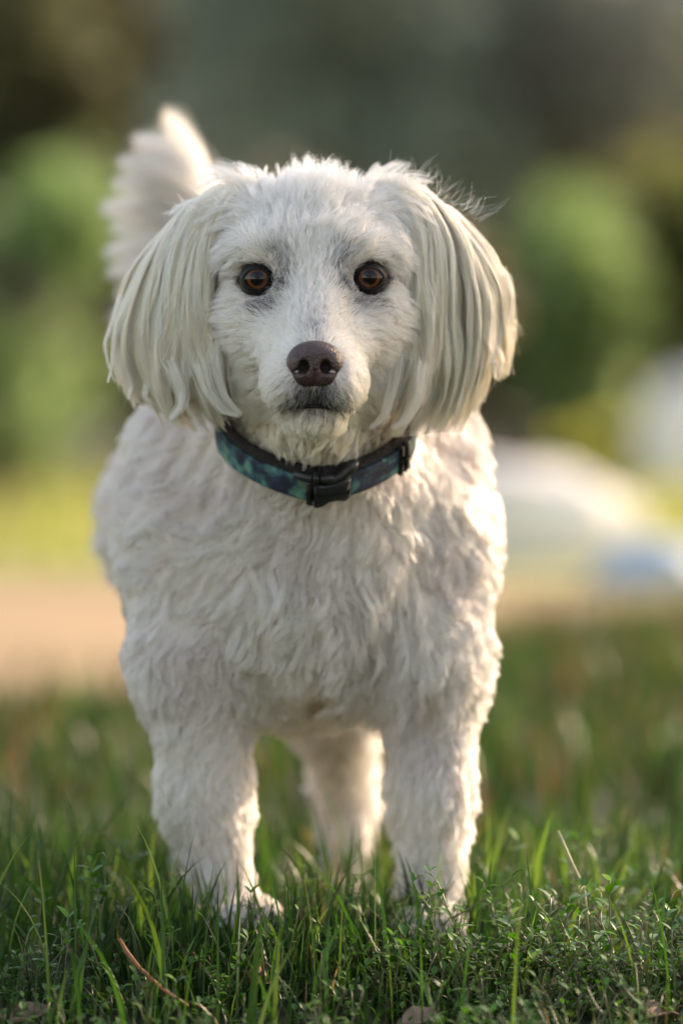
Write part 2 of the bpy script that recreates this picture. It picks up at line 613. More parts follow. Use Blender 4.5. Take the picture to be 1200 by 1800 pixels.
for k, (px, d, c) in enumerate([(-900, 19, MD), (-520, 17, DK), (1700, 18, MD), (2000, 20, DK), (-1400, 21, DK), (2500, 22, MD)]):
    bush("broadleaf_tree", at(px, d), (1.2, 1.1, 1.2 if k != 2 else 2.2), 5000 if k != 2 else 11000, (.09, .18), c, 50 + k, ["green tree outside the left edge past the dark corner tree", "dark tree beside the left corner tree", "green tree outside the right edge, made tall to shade the row", "dark tree second past the right edge", "far dark tree at the left end of the row", "far green tree at the right end of the row"][k], "tree", GT, 0.15, 0.3)  # the tall one past the right edge is raised to shade the row
bush("broadleaf_tree", (-2.6, -11, 0), (2.0, 1.6, 1.7), 6000, (.12, .24), MD, 101, "round tree behind the photographer's left shoulder", "tree", None, 0.16, 1.4)  # this and the next tree are added, unseen, to darken the eye reflections
bush("broadleaf_tree", (1.9, -12, 0), (1.7, 1.6, 1.5), 6000, (.12, .24), MD, 102, "round tree behind the photographer's right shoulder", "tree", None, 0.16, 1.6)
# unseen tree, placed and shaped to shade the dog's head and front grass
SH = Vector((SUN_DIR.x, SUN_DIR.y, 0)); hl = SH.length; SH.normalize()
sd_, su_ = 4.2, SHADE_U - 1.15
tx_, ty_ = SH.x * sd_ - SH.y * su_, SH.y * sd_ + SH.x * su_
tz_ = .25 + sd_ * SUN_DIR.z / hl
bush("broadleaf_tree", (tx_, ty_, 0), (1.15, 1.15, 1.15), 9000, (.05, .10), MD, 68, "leafy tree to the right of the lawn shading the white dog's head", "tree", None, 0.11, tz_ - 1.15)
bush("tail_shade_tree", (SH.x * 3.4 - SH.y * .45, SH.y * 3.4 + SH.x * .45, 0), (.42, .42, .42), 5200, (.045, .08), MD, 63, "slender young tree behind the larger shade tree, dappling the lawn behind the dog", "tree", None, 0.03, .62 + 3.4 * SUN_DIR.z / hl - .42)  # unseen crown added so the dog's raised tail falls in shade
# the wood far behind closes the view
Vs, Ts, Cs = [], [], []
off = 0
for k in range(46):
    x = -24 + k * 1.08 + random.uniform(-.4, .4)
    V, T, c = leaf_cloud((x, 24 + random.uniform(-2, 3), 1.7 + random.uniform(0, .5)), (1.5, 1.4, 2.2), 2600, (.14, .30), OL + MD[:1], 80 + k)
    Vs.append(V); Ts.append(T + off); Cs.append(c); off += len(V)
o = mesh_obj("woods", np.concatenate(Vs), np.concatenate(Ts), MAT["leaf_far"], smooth=False)
face_colors(o, "leaf_color", np.concatenate(Cs))
tag(o, "dark wood closing the view behind the park", "woods", kind="stuff")


def boulder(loc, radii, seed, mat, label, rz=0):
    r = np.random.default_rng(seed)
    s = SDF((-1.5, -1.5, -.4), (1.5, 1.5, 1.5), 0.06)
    s.ell((0, 0, .35), (.8, .75, .75), .1)
    for _ in range(7):
        a = r.uniform(0, 6.28)
        s.ell((math.cos(a) * .5, math.sin(a) * .5, r.uniform(.1, .7)), r.uniform(.3, .55, 3), .12)
    V, Q = s.mesh()
    V = V + vnoise(V, 0.8, seed) * 0.03
    V = (V + np.array([0, 0, .1])) * np.array(radii)
    o = mesh_obj("boulder", V, Q, mat, loc=loc)
    o.rotation_euler[2] = rz
    return tag(o, label, "rock", "pale rocks by the far lawn")


boulder(at(1205, 11.2), (0.155, 0.16, 0.30), 3, MAT["stone"], "tall rounded pale boulder at the right edge behind the dog")
boulder(at(925, 6.75), (0.19, 0.13, 0.145), 4, MAT["stone"], "low wide pale rock just right of the dog's shoulder")
boulder(at(1150, 6.0), (0.10, 0.08, 0.065), 5, MAT["stone_blue"], "low bluish rock under the tall pale boulder")

# ------------------------------------------------------------------ the dog's body
XC = P(552, 500, 0)[0]
NOSE = P(553, 640, -0.052)
EYES = [P(453, 491, 0.0085), P(649, 489, 0.0085)]
EYE_R = 0.0095

B = SDF((-0.19, -0.085, -0.01), (0.13, 0.47, 0.46), 0.0025)
# skull and face
B.ell(P(552, 448, .047), (.047, .047, .032), .02)
B.ell(P(552, 560, .032), (.0395, .031, .040), .02)
for sx in (-1, 1):
    B.ell(P(554 + sx * 118, 388, .046), (.020, .022, .012), .012)         # ear root
    B.ell(P(552 + sx * 82, 440, .014), (.018, .013, .009), .012)         # brow
    B.ell(P(552 + sx * 100, 560, .018), (.017, .016, .018), .016)        # cheek
    B.ell(P(552 + sx * 43, 674, -.034), (.0120, .019, .0140), .010)      # lip pad
for sx in (-1, 1):
    B.ell(P(553 + sx * 82, 640, .044), (.018, .026, .028), .018)         # jowl
    B.cone(P(552 + sx * 60, 590, .010), P(552 + sx * 40, 655, -.026), .0145, .0095, .012)
B.cone(P(552, 478, .014), P(553, 630, -.034), .0165, .0115, .014)        # bridge
B.ell(P(552, 733, -.026), (.0140, .018, .0085), .007)                    # chin
B.cone(P(552, 690, .006), P(553, 760, .064), .016, .028, .010)          # throat
# neck, chest, trunk
NA, NB = P(552, 560, .052), P(548, 905, .130)
B.cone(NA, NB, .037, .047, .014)
B.ell(P(537, 965, .155), (.070, .078, .080), .04)
B.ell(P(540, 1075, .125), (.050, .043, .046), .04)
TR = P(405, 925, .33)
B.cone(P(530, 950, .18), TR, .080, .065, .04)
B.ell(P(395, 905, .355), (.070, .06, .062), .03)
# front legs
B.chain([(P(345, 800, .17), .033), (P(338, 950, .14), .034), (P(346, 1160, .122), .0295), (P(362, 1400, .115), .0175),
         (P(392, 1560, .112), .0145)], .02)
B.ell(P(432, 1622, .090), (.019, .027, .013), .012)
B.chain([(P(728, 800, .17), .033), (P(740, 960, .14), .033), (P(752, 1160, .122), .0275), (P(760, 1400, .115), .0155),
         (P(757, 1565, .110), .0135)], .02)
B.ell(P(756, 1640, .090), (.0185, .027, .013), .012)
# hind legs
B.chain([(P(520, 1060, .34), .044), (P(585, 1230, .30), .026), (P(610, 1400, .355), .0135), (P(608, 1560, .335), .0125)], .018)
B.ell(P(608, 1580, .308), (.0165, .025, .0115), .01)
B.chain([(P(385, 1030, .34), .040), (P(362, 1230, .30), .024), (P(345, 1400, .355), .0135), (P(348, 1560, .335), .0125)], .018)
B.ell(P(346, 1575, .308), (.0165, .025, .0115), .01)
# ear flaps
B.chain([(P(432, 350, .050), .010), (P(360, 400, .052), .011), (P(305, 500, .056), .011), (P(300, 620, .056), .008)], .008)
B.chain([(P(680, 350, .050), .010), (P(750, 400, .052), .011), (P(800, 500, .056), .011), (P(790, 640, .056), .008)], .008)
# tail
TAIL = [P(402, 760, .385), P(415, 600, .412), P(418, 490, .405), P(402, 410, .392), P(376, 352, .382), P(350, 312, .376)]
B.chain([(p, r) for p, r in zip(TAIL, [.017, .010, .008, .007, .0055, .004])], .01)
# sockets and mouth
for e in EYES:
    B.ell(e, (.0102, .0112, .0098), .0025, sub=True)
for k in range(-4, 5):
    B.ell(P(552 + k * 9, 712 + 0.45 * abs(k) ** 1.5, -.052 + .0006 * k * k), (.0026, .012, .0016), .001, sub=True)
V, Q = B.mesh()
del B
m = M("dog_skin")
nz = m.noise(60, 4, .6, m.coord("Object"))
MAT["skin"] = m.done(m.pbsdf(m.ramp(nz, [(.3, (.50, .41, .36)), (.7, (.62, .54, .48))]), .7))
dog = mesh_obj("dog", V, Q, MAT["skin"])
tag(dog, "white small fluffy dog with long drop ears standing in the grass facing the camera", "dog")
me = dog.data
nv = len(me.vertices)
VN = np.zeros(nv * 3, dtype=np.float32)
me.vertices.foreach_get("normal", VN)
VN = VN.reshape(-1, 3).astype(float)
V = V.astype(float)


def sample_surface(n, weight):
    """random points on the body, weight(points, normals) >= 0 gives the density"""
    c = V[Q].mean(1); cn = nrm(VN[Q].mean(1))
    area = np.linalg.norm(np.cross(V[Q[:, 2]] - V[Q[:, 0]], V[Q[:, 3]] - V[Q[:, 1]]), axis=1) * .5
    w = area * weight(c, cn)
    f = rng.choice(len(Q), n, p=w / w.sum())
    a, b = rng.uniform(0, 1, (2, n, 1))
    q = Q[f]
    def lerp(A):
        return (A[q[:, 0]] * (1 - a) + A[q[:, 1]] * a) * (1 - b) + (A[q[:, 3]] * (1 - a) + A[q[:, 2]] * a) * b
    return lerp(V), nrm(lerp(VN))


def nearest(p, c):
    from mathutils.kdtree import KDTree
    kd = KDTree(len(c))
    for i, q in enumerate(c): kd.insert(q, i)
    kd.balance()
    return np.array([kd.find(q)[1] for q in p])


def strands(p, n, d, L, lift0, lift1, k, grav=0.0):
    """each strand leaves along n*lift0 + d and lies down towards n*lift1 + d"""
    pts = np.zeros((len(p), k, 3))
    cur = p.copy(); pts[:, 0] = cur
    for i in range(1, k):
        t = (i - .5) / (k - 1)
        l = lift0 + (lift1 - lift0) * t
        v = nrm(d + n * (l if np.isscalar(l) else l[:, None]) + np.array([0, 0, -grav]) * t)
        cur = cur + v * (L / (k - 1))[:, None]
        pts[:, i] = cur
    return pts


def clump(pts, ids, guides, amt, power=1.3, curl=0.0, turns=1.5, seed=1, keep=0.0):
    n, k, _ = pts.shape
    r = np.random.default_rng(seed)
    t = np.linspace(0, 1, k)[None, :, None]
    g = guides[ids]
    a = np.asarray(amt).reshape(-1, 1, 1) if not np.isscalar(amt) else amt
    out = pts + (g - pts) * (a * t ** power)
    if np.any(curl):
        ax = nrm(guides[:, -1] - guides[:, 0])
        u = nrm(np.cross(ax, r.normal(size=ax.shape))); v = np.cross(ax, u)
        ph = r.uniform(0, 6.28, len(guides)); tn = turns * r.uniform(.6, 1.4, len(guides)); am = r.uniform(.5, 1.4, len(guides))
        ang = ph[:, None] + tn[:, None] * 6.28 * t[0, :, 0][None]
        off = (u[:, None] * (np.cos(ang) - np.cos(ph)[:, None])[..., None] + v[:, None] * (np.sin(ang) - np.sin(ph)[:, None])[..., None]) * am[:, None, None]
        cc = np.asarray(curl).reshape(-1, 1, 1) if not np.isscalar(curl) else curl
        out = out + off[ids] * t ** .8 * cc
    return out


def tangent(d, n):
    return nrm(d - n * (d * n).sum(1, keepdims=True))


def hue(n, base, var=.06, warm=None):
    c = np.array(base)[None] * (1 + rng.normal(0, var, (n, 1)))
    return np.clip(c, .01, .93)


def sstep(a, b, x):
    t = np.clip((x - a) / (b - a), 0, 1)
    return t * t * (3 - 2 * t)


HEADC = P(552, 540, .04)
COLLAR_C = P(557, 752, .078)
COLLAR_N = nrm(np.array([[0.02, -.555, .83]]))[0]


def is_head(p):
    """1 above the collar plane near the head, 0 on the body"""
    h = (p - COLLAR_C) @ COLLAR_N
    return (h > .004) & (p[:, 1] < .125) & (p[:, 2] > .22)


def ear_zone(p):
    dx = np.abs(p[:, 0] - XC)
    return (dx > .056) & (p[:, 2] > .29) & (p[:, 1] < .09)


def eye_d(p, e):
    """elliptic distance to an eye in the picture plane"""
    return np.sqrt(((p[:, 0] - e[0]) / .0076) ** 2 + ((p[:, 2] - e[2]) / .0060) ** 2)


# face and skull fur ------------------------------------------------
def head_weight(c, n):
    w = is_head(c).astype(float) * (1 - ear_zone(c))
    w *= 0.25 + 0.75 * (n[:, 1] < .35)
    for e in EYES: w *= (eye_d(c, e) > .90)
    nd = np.sqrt(((c[:, 0] - NOSE[0]) / .0125) ** 2 + ((c[:, 2] - NOSE[2]) / .0095) ** 2)
    w *= ~((nd < 1) & (c[:, 1] < -.03))
    w *= 1 + 1.2 * (c[:, 1] < .0)
    # leave the mouth line thin
    w *= 1 - .85 * ((np.abs(c[:, 2] - P(552, 714, -.05)[2]) < .0016) & (np.abs(c[:, 0] - XC) < .011) & (c[:, 1] < -.03))
    return w


def head_fur(n_h, seed):
    p, n = sample_surface(n_h, head_weight)
    away = nrm(p - (NOSE + np.array([0, .004, .004])))
    dx = (p[:, 0] - XC)
    up = sstep(.335, .365, p[:, 2])                       # forehead and crown
    side = sstep(.022, .040, np.abs(dx))
    d = away.copy()
    d[:, 2] -= .55 * side * (1 - up)
    d[:, 0] += np.sign(dx) * (.25 * side + .35 * up * np.abs(dx) / .05)
    d[:, 1] += .25
    chin = (p[:, 2] < P(552, 718, -.04)[2]) & (p[:, 1] < .01) & (np.abs(dx) < .022)
    d[chin] = np.stack([dx[chin] * 12, np.full(chin.sum(), .1), np.full(chin.sum(), -1.0)], 1)
    throat = (p[:, 2] < P(552, 740, 0)[2]) & ~chin
    d[throat] = np.stack([dx[throat] * 5, np.full(throat.sum(), -.05), np.full(throat.sum(), -1.0)], 1)
    for e in EYES:
        q = p - e
        q[:, 1] = 0
        w = np.exp(-((eye_d(p, e) - 1) / 1.0) ** 2)[:, None]
        d = nrm(d) * (1 - .8 * w) + nrm(q) * .8 * w
    er = (sstep(.026, .036, np.abs(dx)) * sstep(.338, .350, p[:, 2]))[:, None]
    d = nrm(d) * (1 - er) + er * np.stack([np.sign(dx) * .95, np.full(n_h, -.10), np.full(n_h, -.45)], 1)
    d = nrm(d) + vnoise(p, 28, 4) * .10 + vnoise(p, 75, 6) * .10
    d = tangent(d, n)
    front = 1 - sstep(-.02, .03, p[:, 1])
    L = .0060 + .0065 * sstep(-.02, .05, p[:, 1]) + .003 * up
    hc = np.abs((p - COLLAR_C) @ COLLAR_N)
    L = np.where(throat, .0105, L) * (.50 + .65 * sstep(.006, .022, hc))
    L = np.where(chin, .0066, L)
    for e in EYES: L *= .55 + .45 * sstep(1.0, 2.6, eye_d(p, e))
    tuft = np.exp(-((dx) / .019) ** 2) * sstep(.372, .382, p[:, 2])
    L += .008 * tuft * rng.uniform(.5, 1.6, n_h)
    L *= rng.uniform(.65, 1.15, n_h)
    lift = .22 + .05 * throat + .30 * chin + .75 * tuft
    lift = lift * (1 - .6 * er[:, 0]) * rng.uniform(.6, 1.5, n_h)
    L = L * (1 + .35 * er[:, 0])
    L = L * (1 + .7 * sstep(.036, .046, np.abs(dx)) * (1 - er[:, 0]))
    k = 6
    pts = strands(p, n, d, L, lift * 1.5, lift * .25, k, .12)
    nc = n_h // 22
    ids = nearest(p, p[:nc])
    amt = (.25 + .45 * sstep(.0, .05, p[:, 1]) + .2 * throat)
    pts = clump(pts, ids, pts[:nc], amt, 1.2, .0006 + .0012 * throat + .0010 * up, .8, seed)
    pts[:, 1:] += (rng.normal(0, .00022, (n_h, k - 1, 3)) * np.linspace(.3, 1, k - 1)[None, :, None])
    # pigment: white with grey-black around the lips and the inner corners of the eyes
    c = hue(n_h, (.92, .865, .79))
    cream = (sstep(.30, .27, p[:, 2]))[:, None]
    c = c * (1 - cream * np.array([.02, .05, .14]))
    dark = np.zeros(n_h)
    px = 552 + dx / .000274
    py = HOR - (p[:, 2] - ZC) / .000274
    fr = p[:, 1] < -.012
    dm = np.sqrt(((px - 552) / 52) ** 2 + ((py - 704) / 18) ** 2)
    dark = np.maximum(dark, np.exp(-dm ** 2.6) * .95 * fr)
    dm = np.sqrt(((px - 552) / 40) ** 2 + ((py - 680) / 26) ** 2)
    dark = np.maximum(dark, np.exp(-dm ** 3) * .75 * fr)
    dark = np.maximum(dark, np.exp(-(((px - 552) / 16) ** 2 + ((py - 588) / 26) ** 2)) * .26)
    for e, sx in zip(EYES, (1, -1)):
        ex = p[:, 0] - e[0]; ez = p[:, 2] - e[2]
        ed = eye_d(p, e)
        dark = np.maximum(dark, np.exp(-((ed - .9) / .38) ** 2) * .85)
        a = np.exp(-(((ex - sx * .0035) / .0085) ** 2 + ((ez + .0115) / .0060) ** 2) ** 1.3)
        dark = np.maximum(dark, a * .60)
        a = np.exp(-(((ex - sx * .0125) / .0065) ** 2 + ((ez - .0055) / .0100) ** 2) ** 1.3)
        dark = np.maximum(dark, a * .34)
        a = np.exp(-(((ex - sx * .0115) / .0045) ** 2 + ((ez + .0035) / .0035) ** 2))
        dark = np.maximum(dark, a * .85)
    hit = rng.uniform(0, 1, n_h) < dark
    lipz = ((py > 668) & fr)[:, None]
    g = rng.uniform(.03, .20, (n_h, 1)) * np.where(lipz, .35, 1) * np.array([1.05, .98, 1.0])
    grey = c * (1 - .45 * dark[:, None] * np.array([[.9, .95, .9]]))
    c = np.where(hit[:, None], g, grey)
    return pts, c


HEAD_N, BODY_N, EAR_N = 95000, 185000, 42000
pts, c = head_fur(HEAD_N, 3)
o = curves_obj("face_fur", pts, .00011, .00003, c, MAT["hair"], dog)


# body coat -----------------------------------------------------------
def body_weight(c, n):
    w = (~is_head(c)).astype(float) * (1 - ear_zone(c))
    tail = (c[:, 1] > .36) & (c[:, 2] > .27)
    w *= ~tail
    h = (c - COLLAR_C) @ COLLAR_N
    w *= .22 + .78 * (n[:, 1] < .45)
    w *= 1 - .65 * sstep(.2, .3, c[:, 1])
    return w


def body_fur(n_h, seed):
    p, n = sample_surface(n_h, body_weight)
    legs = sstep(.175, .13, p[:, 2])
    back = sstep(.14, .22, p[:, 1])
    d = np.stack([np.zeros(n_h), .15 + .7 * back, -1.0 + .3 * back], 1)
    xm = p[:, 0] - P(540, 900, .1)[0]
    d[:, 0] += xm * 3.5 * (1 - legs)
    # breastbone whorl: fur turns towards the middle under the throat
    d = nrm(d) + vnoise(p, 9, 2) * .42 * (1 - .4 * legs)[:, None] + vnoise(p, 26, 5) * .38
    d = tangent(d, n)
    hc = np.abs((p - COLLAR_C) @ COLLAR_N)
    L = .0160 - .002 * legs + .003 * snoise(p, 12, 4)
    xc_ = p[:, 0] - P(553, 1000, .09)[0]
    bib = np.exp(-(xc_ / .040) ** 2 - ((p[:, 2] - P(553, 1080, .09)[2]) / .048) ** 2) * (p[:, 1] < .14)
    L = L * (1 + .45 * bib)
    L = L * (.35 + .65 * sstep(.004, .028, hc)) * rng.uniform(.7, 1.15, n_h)
    L = L * (1 - .45 * sstep(.05, .02, p[:, 2]))
    L = L * np.where(p[:, 1] > .27, .8, 1)
    lift = (.36 + .10 * legs + .16 * bib) * rng.uniform(.6, 1.3, n_h)
    k = 9
    pts = strands(p, n, d, L, lift * 1.3, lift * .12, k, .25)
    nc = n_h // 90
    ids = nearest(p, p[:nc])
    pts = clump(pts, ids, pts[:nc], .42 - .15 * legs, 1.1, .0019 - .0008 * legs + .0010 * bib, .8, seed)
    nc2 = n_h // 14
    ids2 = nearest(p, p[:nc2])
    pts = clump(pts, ids2, pts[:nc2], .42, 1.0, .0009, 1.2, seed + 1)
    pts[:, 1:] += rng.normal(0, .00018, (n_h, k - 1, 3))
    c = hue(n_h, (.80, .755, .70), .05)
    tone = np.tanh(snoise(p, 16, 3))[:, None]
    c = c * (1 - .8 * np.clip(tone, 0, 1) * np.array([[.13, .19, .18]]) - .5 * np.clip(-tone, 0, 1) * np.array([[.0, .03, .10]]))
    px = 600 + p[:, 0] / .0003; py = HOR - (p[:, 2] - ZC) / .0003
    stain = np.exp(-(((px - 553) / 20) ** 2 + ((py - 1200) / 55) ** 2)) * 1.0 * (p[:, 1] < .14)
    stain += np.exp(-(((px - 757) / 16) ** 2 + ((py - 1210) / 36) ** 2)) * .6 * (p[:, 1] < .14)
    c = c * (1 - np.clip(stain, 0, 1)[:, None] * np.array([.45, .62, .78]))
    return pts, c


pts, c = body_fur(BODY_N, 5)
o = curves_obj("coat", pts, .00011, .00004, c, MAT["hair"], dog)


# silky ear hair: drawn along the fall of each ear ----------------------
def resample(poly, k):
    poly = np.array(poly, float)
    s = np.concatenate([[0], np.cumsum(np.linalg.norm(np.diff(poly, axis=0), axis=1))])
    t = np.linspace(0, s[-1], 60)
    q = np.stack([np.interp(t, s, poly[:, i]) for i in range(2)], 1)
    for _ in range(6):
        q[1:-1] = (q[:-2] + q[2:] + 2 * q[1:-1]) / 4
    return q[np.linspace(0, 59, k).astype(int)]


EAR_L = [[(455, 322), (412, 338), (388, 395), (378, 480), (381, 560), (387, 640), (402, 700), (418, 727)],
         [(436, 319), (388, 345), (360, 420), (350, 520), (350, 620), (356, 700), (384, 745)],
         [(410, 318), (352, 350), (325, 430), (310, 540), (306, 640), (312, 700), (335, 742)],
         [(385, 324), (322, 362), (285, 440), (268, 550), (262, 640), (270, 690), (294, 728)],
         [(365, 333), (304, 390), (262, 460), (232, 560), (228, 630), (240, 685)],
         [(350, 345), (290, 412), (240, 480), (208, 560), (203, 615), (206, 655)]]
EAR_R = [[(640, 328), (682, 338), (712, 390), (724, 470), (718, 560), (702, 640), (684, 710), (670, 752)],
         [(660, 320), (715, 342), (745, 410), (752, 520), (745, 620), (722, 700), (702, 752)],
         [(688, 314), (745, 343), (780, 420), (790, 520), (785, 620), (767, 700), (748, 747)],
         [(708, 314), (767, 348), (812, 420), (832, 520), (835, 620), (822, 690), (802, 742)],
         [(728, 318), (780, 366), (824, 436), (856, 520), (856, 600), (846, 660), (838, 700)],
         [(742, 326), (798, 378), (846, 442), (876, 510), (870, 590), (862, 640)]]


def ear_hair(guides, n_h, seed, parent, wisps=()):
    r = np.random.default_rng(seed)
    GK = 24
    G = np.stack([resample(g, GK) for g in guides])         # (6,GK,2)
    ng = len(guides)
    nc = 780
    nb = 46                                                   # big locks, each of several small ones
    ub = (np.arange(nb) * .618 % 1.0) * (ng - 1) + r.normal(0, .05, nb)
    lb = r.uniform(0, 1, nb) ** 1.1
    ab = r.uniform(.3, 1.5, nb); pb = r.uniform(0, 6.28, nb); fb = r.uniform(.6, 1.5, nb)
    eb = r.uniform(.74, 1.03, nb); tb = r.uniform(.25, .85, nb)
    ob = r.integers(0, nb, nc)
    cu = ub[ob] + r.normal(0, .19, nc)
    drift = r.normal(0, .13, nc)
    lay = np.clip(lb[ob] + r.normal(0, .15, nc), 0, 1)       # 0 in front, 1 deep
    s0 = r.uniform(0, .42, nc) ** 1.0
    s0[: nc // 2] *= .35
    s1 = eb[ob] + r.normal(0, .055, nc)
    ragged = r.uniform(0, 1, nc) < .12
    s1[ragged] += .06
    amp = r.uniform(.5, 2.2, nc)
    ph = r.uniform(0, 6.28, nc); fq = r.uniform(1.0, 2.4, nc)
    ids = r.integers(0, nc, n_h)
    K = 16
    t = np.linspace(0, 1, K)[None]
    u_own = cu[ids] + r.normal(0, .075, n_h)
    tight = r.uniform(.40, .88, nc)[ids][:, None]
    fly = (r.uniform(0, 1, n_h) < .05)[:, None]
    tight = np.where(fly, .1, tight)
    u = u_own[:, None] + (cu[ids] - u_own)[:, None] * tight * t ** .8
    sa = np.clip(s0[ids] + r.normal(0, .05, n_h), 0, .6)[:, None]
    sb = np.clip(s1[ids] + .03 - np.abs(r.normal(0, .10, n_h)), .45, 1.04)[:, None]
    s = sa + (sb - sa) * t
    big = ob[ids]
    u = u + (ub[big][:, None] - u) * (tb[big][:, None] * t ** 1.3) + drift[ids][:, None] * t ** 1.5
    ucl = np.clip(u, -.12, ng - 1 + .12)
    uc = np.clip(ucl, 0, ng - 1 - 1e-6)
    i0 = np.floor(uc).astype(int); fu = uc - i0
    sc = np.clip(s, 0, 1) * (GK - 1 - 1e-6); j0 = np.floor(sc).astype(int); fs = sc - j0
    def at2(i, j): return G[i, np.minimum(j, GK - 1)]
    q = ((at2(i0, j0) * (1 - fu)[..., None] + at2(i0 + 1, j0) * fu[..., None]) * (1 - fs)[..., None]
         + (at2(i0, j0 + 1) * (1 - fu)[..., None] + at2(i0 + 1, j0 + 1) * fu[..., None]) * fs[..., None])
    tang = G[:, -1] - G[:, -3]
    q = q + (s - np.clip(s, 0, 1))[..., None] * tang[i0] * 9
    q[..., 0] += (ucl - uc) * 14 * np.sign(G[-1, 12, 0] - G[0, 12, 0])
    # sideways wave in pixels and its twin in depth
    w = amp[ids][:, None] * np.sin(ph[ids][:, None] + fq[ids][:, None] * 6.28 * t) * t ** .9
    w2 = amp[ids][:, None] * np.cos(ph[ids][:, None] * 1.7 + fq[ids][:, None] * 6.28 * t) * t ** .9
    mg = np.sin(u_own * 9 + seed)[:, None] * np.sin(4.5 * t + seed) * t
    wb = ab[big][:, None] * (np.sin(pb[big][:, None] + fb[big][:, None] * 6.28 * t) - np.sin(pb[big])[:, None]) * t ** .6
    q[..., 0] += (w * 4.6 + mg * 6 + wb * 15) * (.4 + .6 * t)
    q[..., 0] += fly * r.normal(0, 9, (n_h, 1)) * t ** 2
    un = uc / (ng - 1)
    bulge = np.sin(np.clip(s, 0, 1) * 3.0)
    y = .034 + .016 * np.exp(-np.clip(s, 0, 1) / .07) - .013 * bulge - .006 * bulge * un + .028 * un ** 1.6
    y = y + lay[ids][:, None] * (.014 + .024 * np.clip(s * 1.4, 0, 1)) + r.normal(0, .0014, (n_h, 1)) * (1 - .5 * t) + w2 * .0013
    sdepth = (DIST + y) / F_PX
    pts = np.stack([(q[..., 0] - 600) * sdepth, y, ZC - (q[..., 1] - HOR) * sdepth], -1)
    pts[:, 1:] += r.normal(0, .00010, (n_h, K - 1, 3))
    tone = r.uniform(0, 1, nc)[ids][:, None]
    c = np.array([[.94, .89, .80]]) * (1.04 - tone * np.array([[.12, .18, .30]])) * (1 + r.normal(0, .04, (n_h, 1)))
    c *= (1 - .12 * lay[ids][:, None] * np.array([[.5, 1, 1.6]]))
    # a few loose locks that leave the fall of the ear
    extra = []
    for poly, nw, sp, yw in wisps:
        g_ = resample(poly, K)
        o_ = r.normal(0, 1, (nw, 2)) * sp
        prof = (1.0 - .75 * t[0] ** 1.2)[None, :, None]
        e_ = g_[None] + o_[:, None] * prof + r.normal(0, .25, (nw, K, 2))
        yy = yw + r.normal(0, .0012, (nw, 1)) + 0 * t
        sd_e = (DIST + yy) / F_PX
        extra.append(np.stack([(e_[..., 0] - 600) * sd_e, yy, ZC - (e_[..., 1] - HOR) * sd_e], -1))
    if extra:
        ex = np.concatenate(extra)
        pts = np.concatenate([pts, ex])
        c = np.concatenate([c, np.array([[.91, .86, .77]]) * (1 + r.normal(0, .04, (len(ex), 1)))])
    return curves_obj("ear_hair", pts, .000095, .00004, np.clip(c, .02, .92), MAT["hair_ear"], parent)


ear_hair(EAR_L, EAR_N, 61, dog, [
    ([(212, 520), (196, 570), (184, 605), (190, 640), (200, 668)], 26, 2.0, .052),
    ([(208, 560), (200, 610), (196, 650), (190, 672)], 40, 3.0, .050),
    ([(232, 600), (224, 650), (232, 680), (226, 700)], 120, 4.5, .046),
    ([(262, 620), (262, 670), (254, 695), (270, 712)], 140, 5, .042),
    ([(376, 600), (382, 660), (396, 700), (424, 728)], 90, 9, .020),
    ([(352, 640), (366, 690), (392, 722), (418, 730)], 80, 8, .018),
    ([(300, 640), (322, 690), (318, 715), (300, 735)], 90, 8, .024)])
ear_hair(EAR_R, EAR_N, 62, dog, [
    ([(872, 520), (878, 575), (872, 610), (884, 635), (878, 655)], 110, 4.5, .050),
    ([(858, 560), (856, 610), (868, 640), (870, 664)], 110, 4.5, .048),
    ([(842, 580), (840, 615), (850, 634), (872, 638)], 90, 3.5, .046),
    ([(888, 480), (899, 520), (893, 560), (886, 590)], 50, 3.5, .052),
    ([(700, 620), (690, 690), (672, 735), (652, 752)], 90, 9, .020),
    ([(742, 640), (735, 700), (715, 738), (690, 752)], 90, 8, .020)])


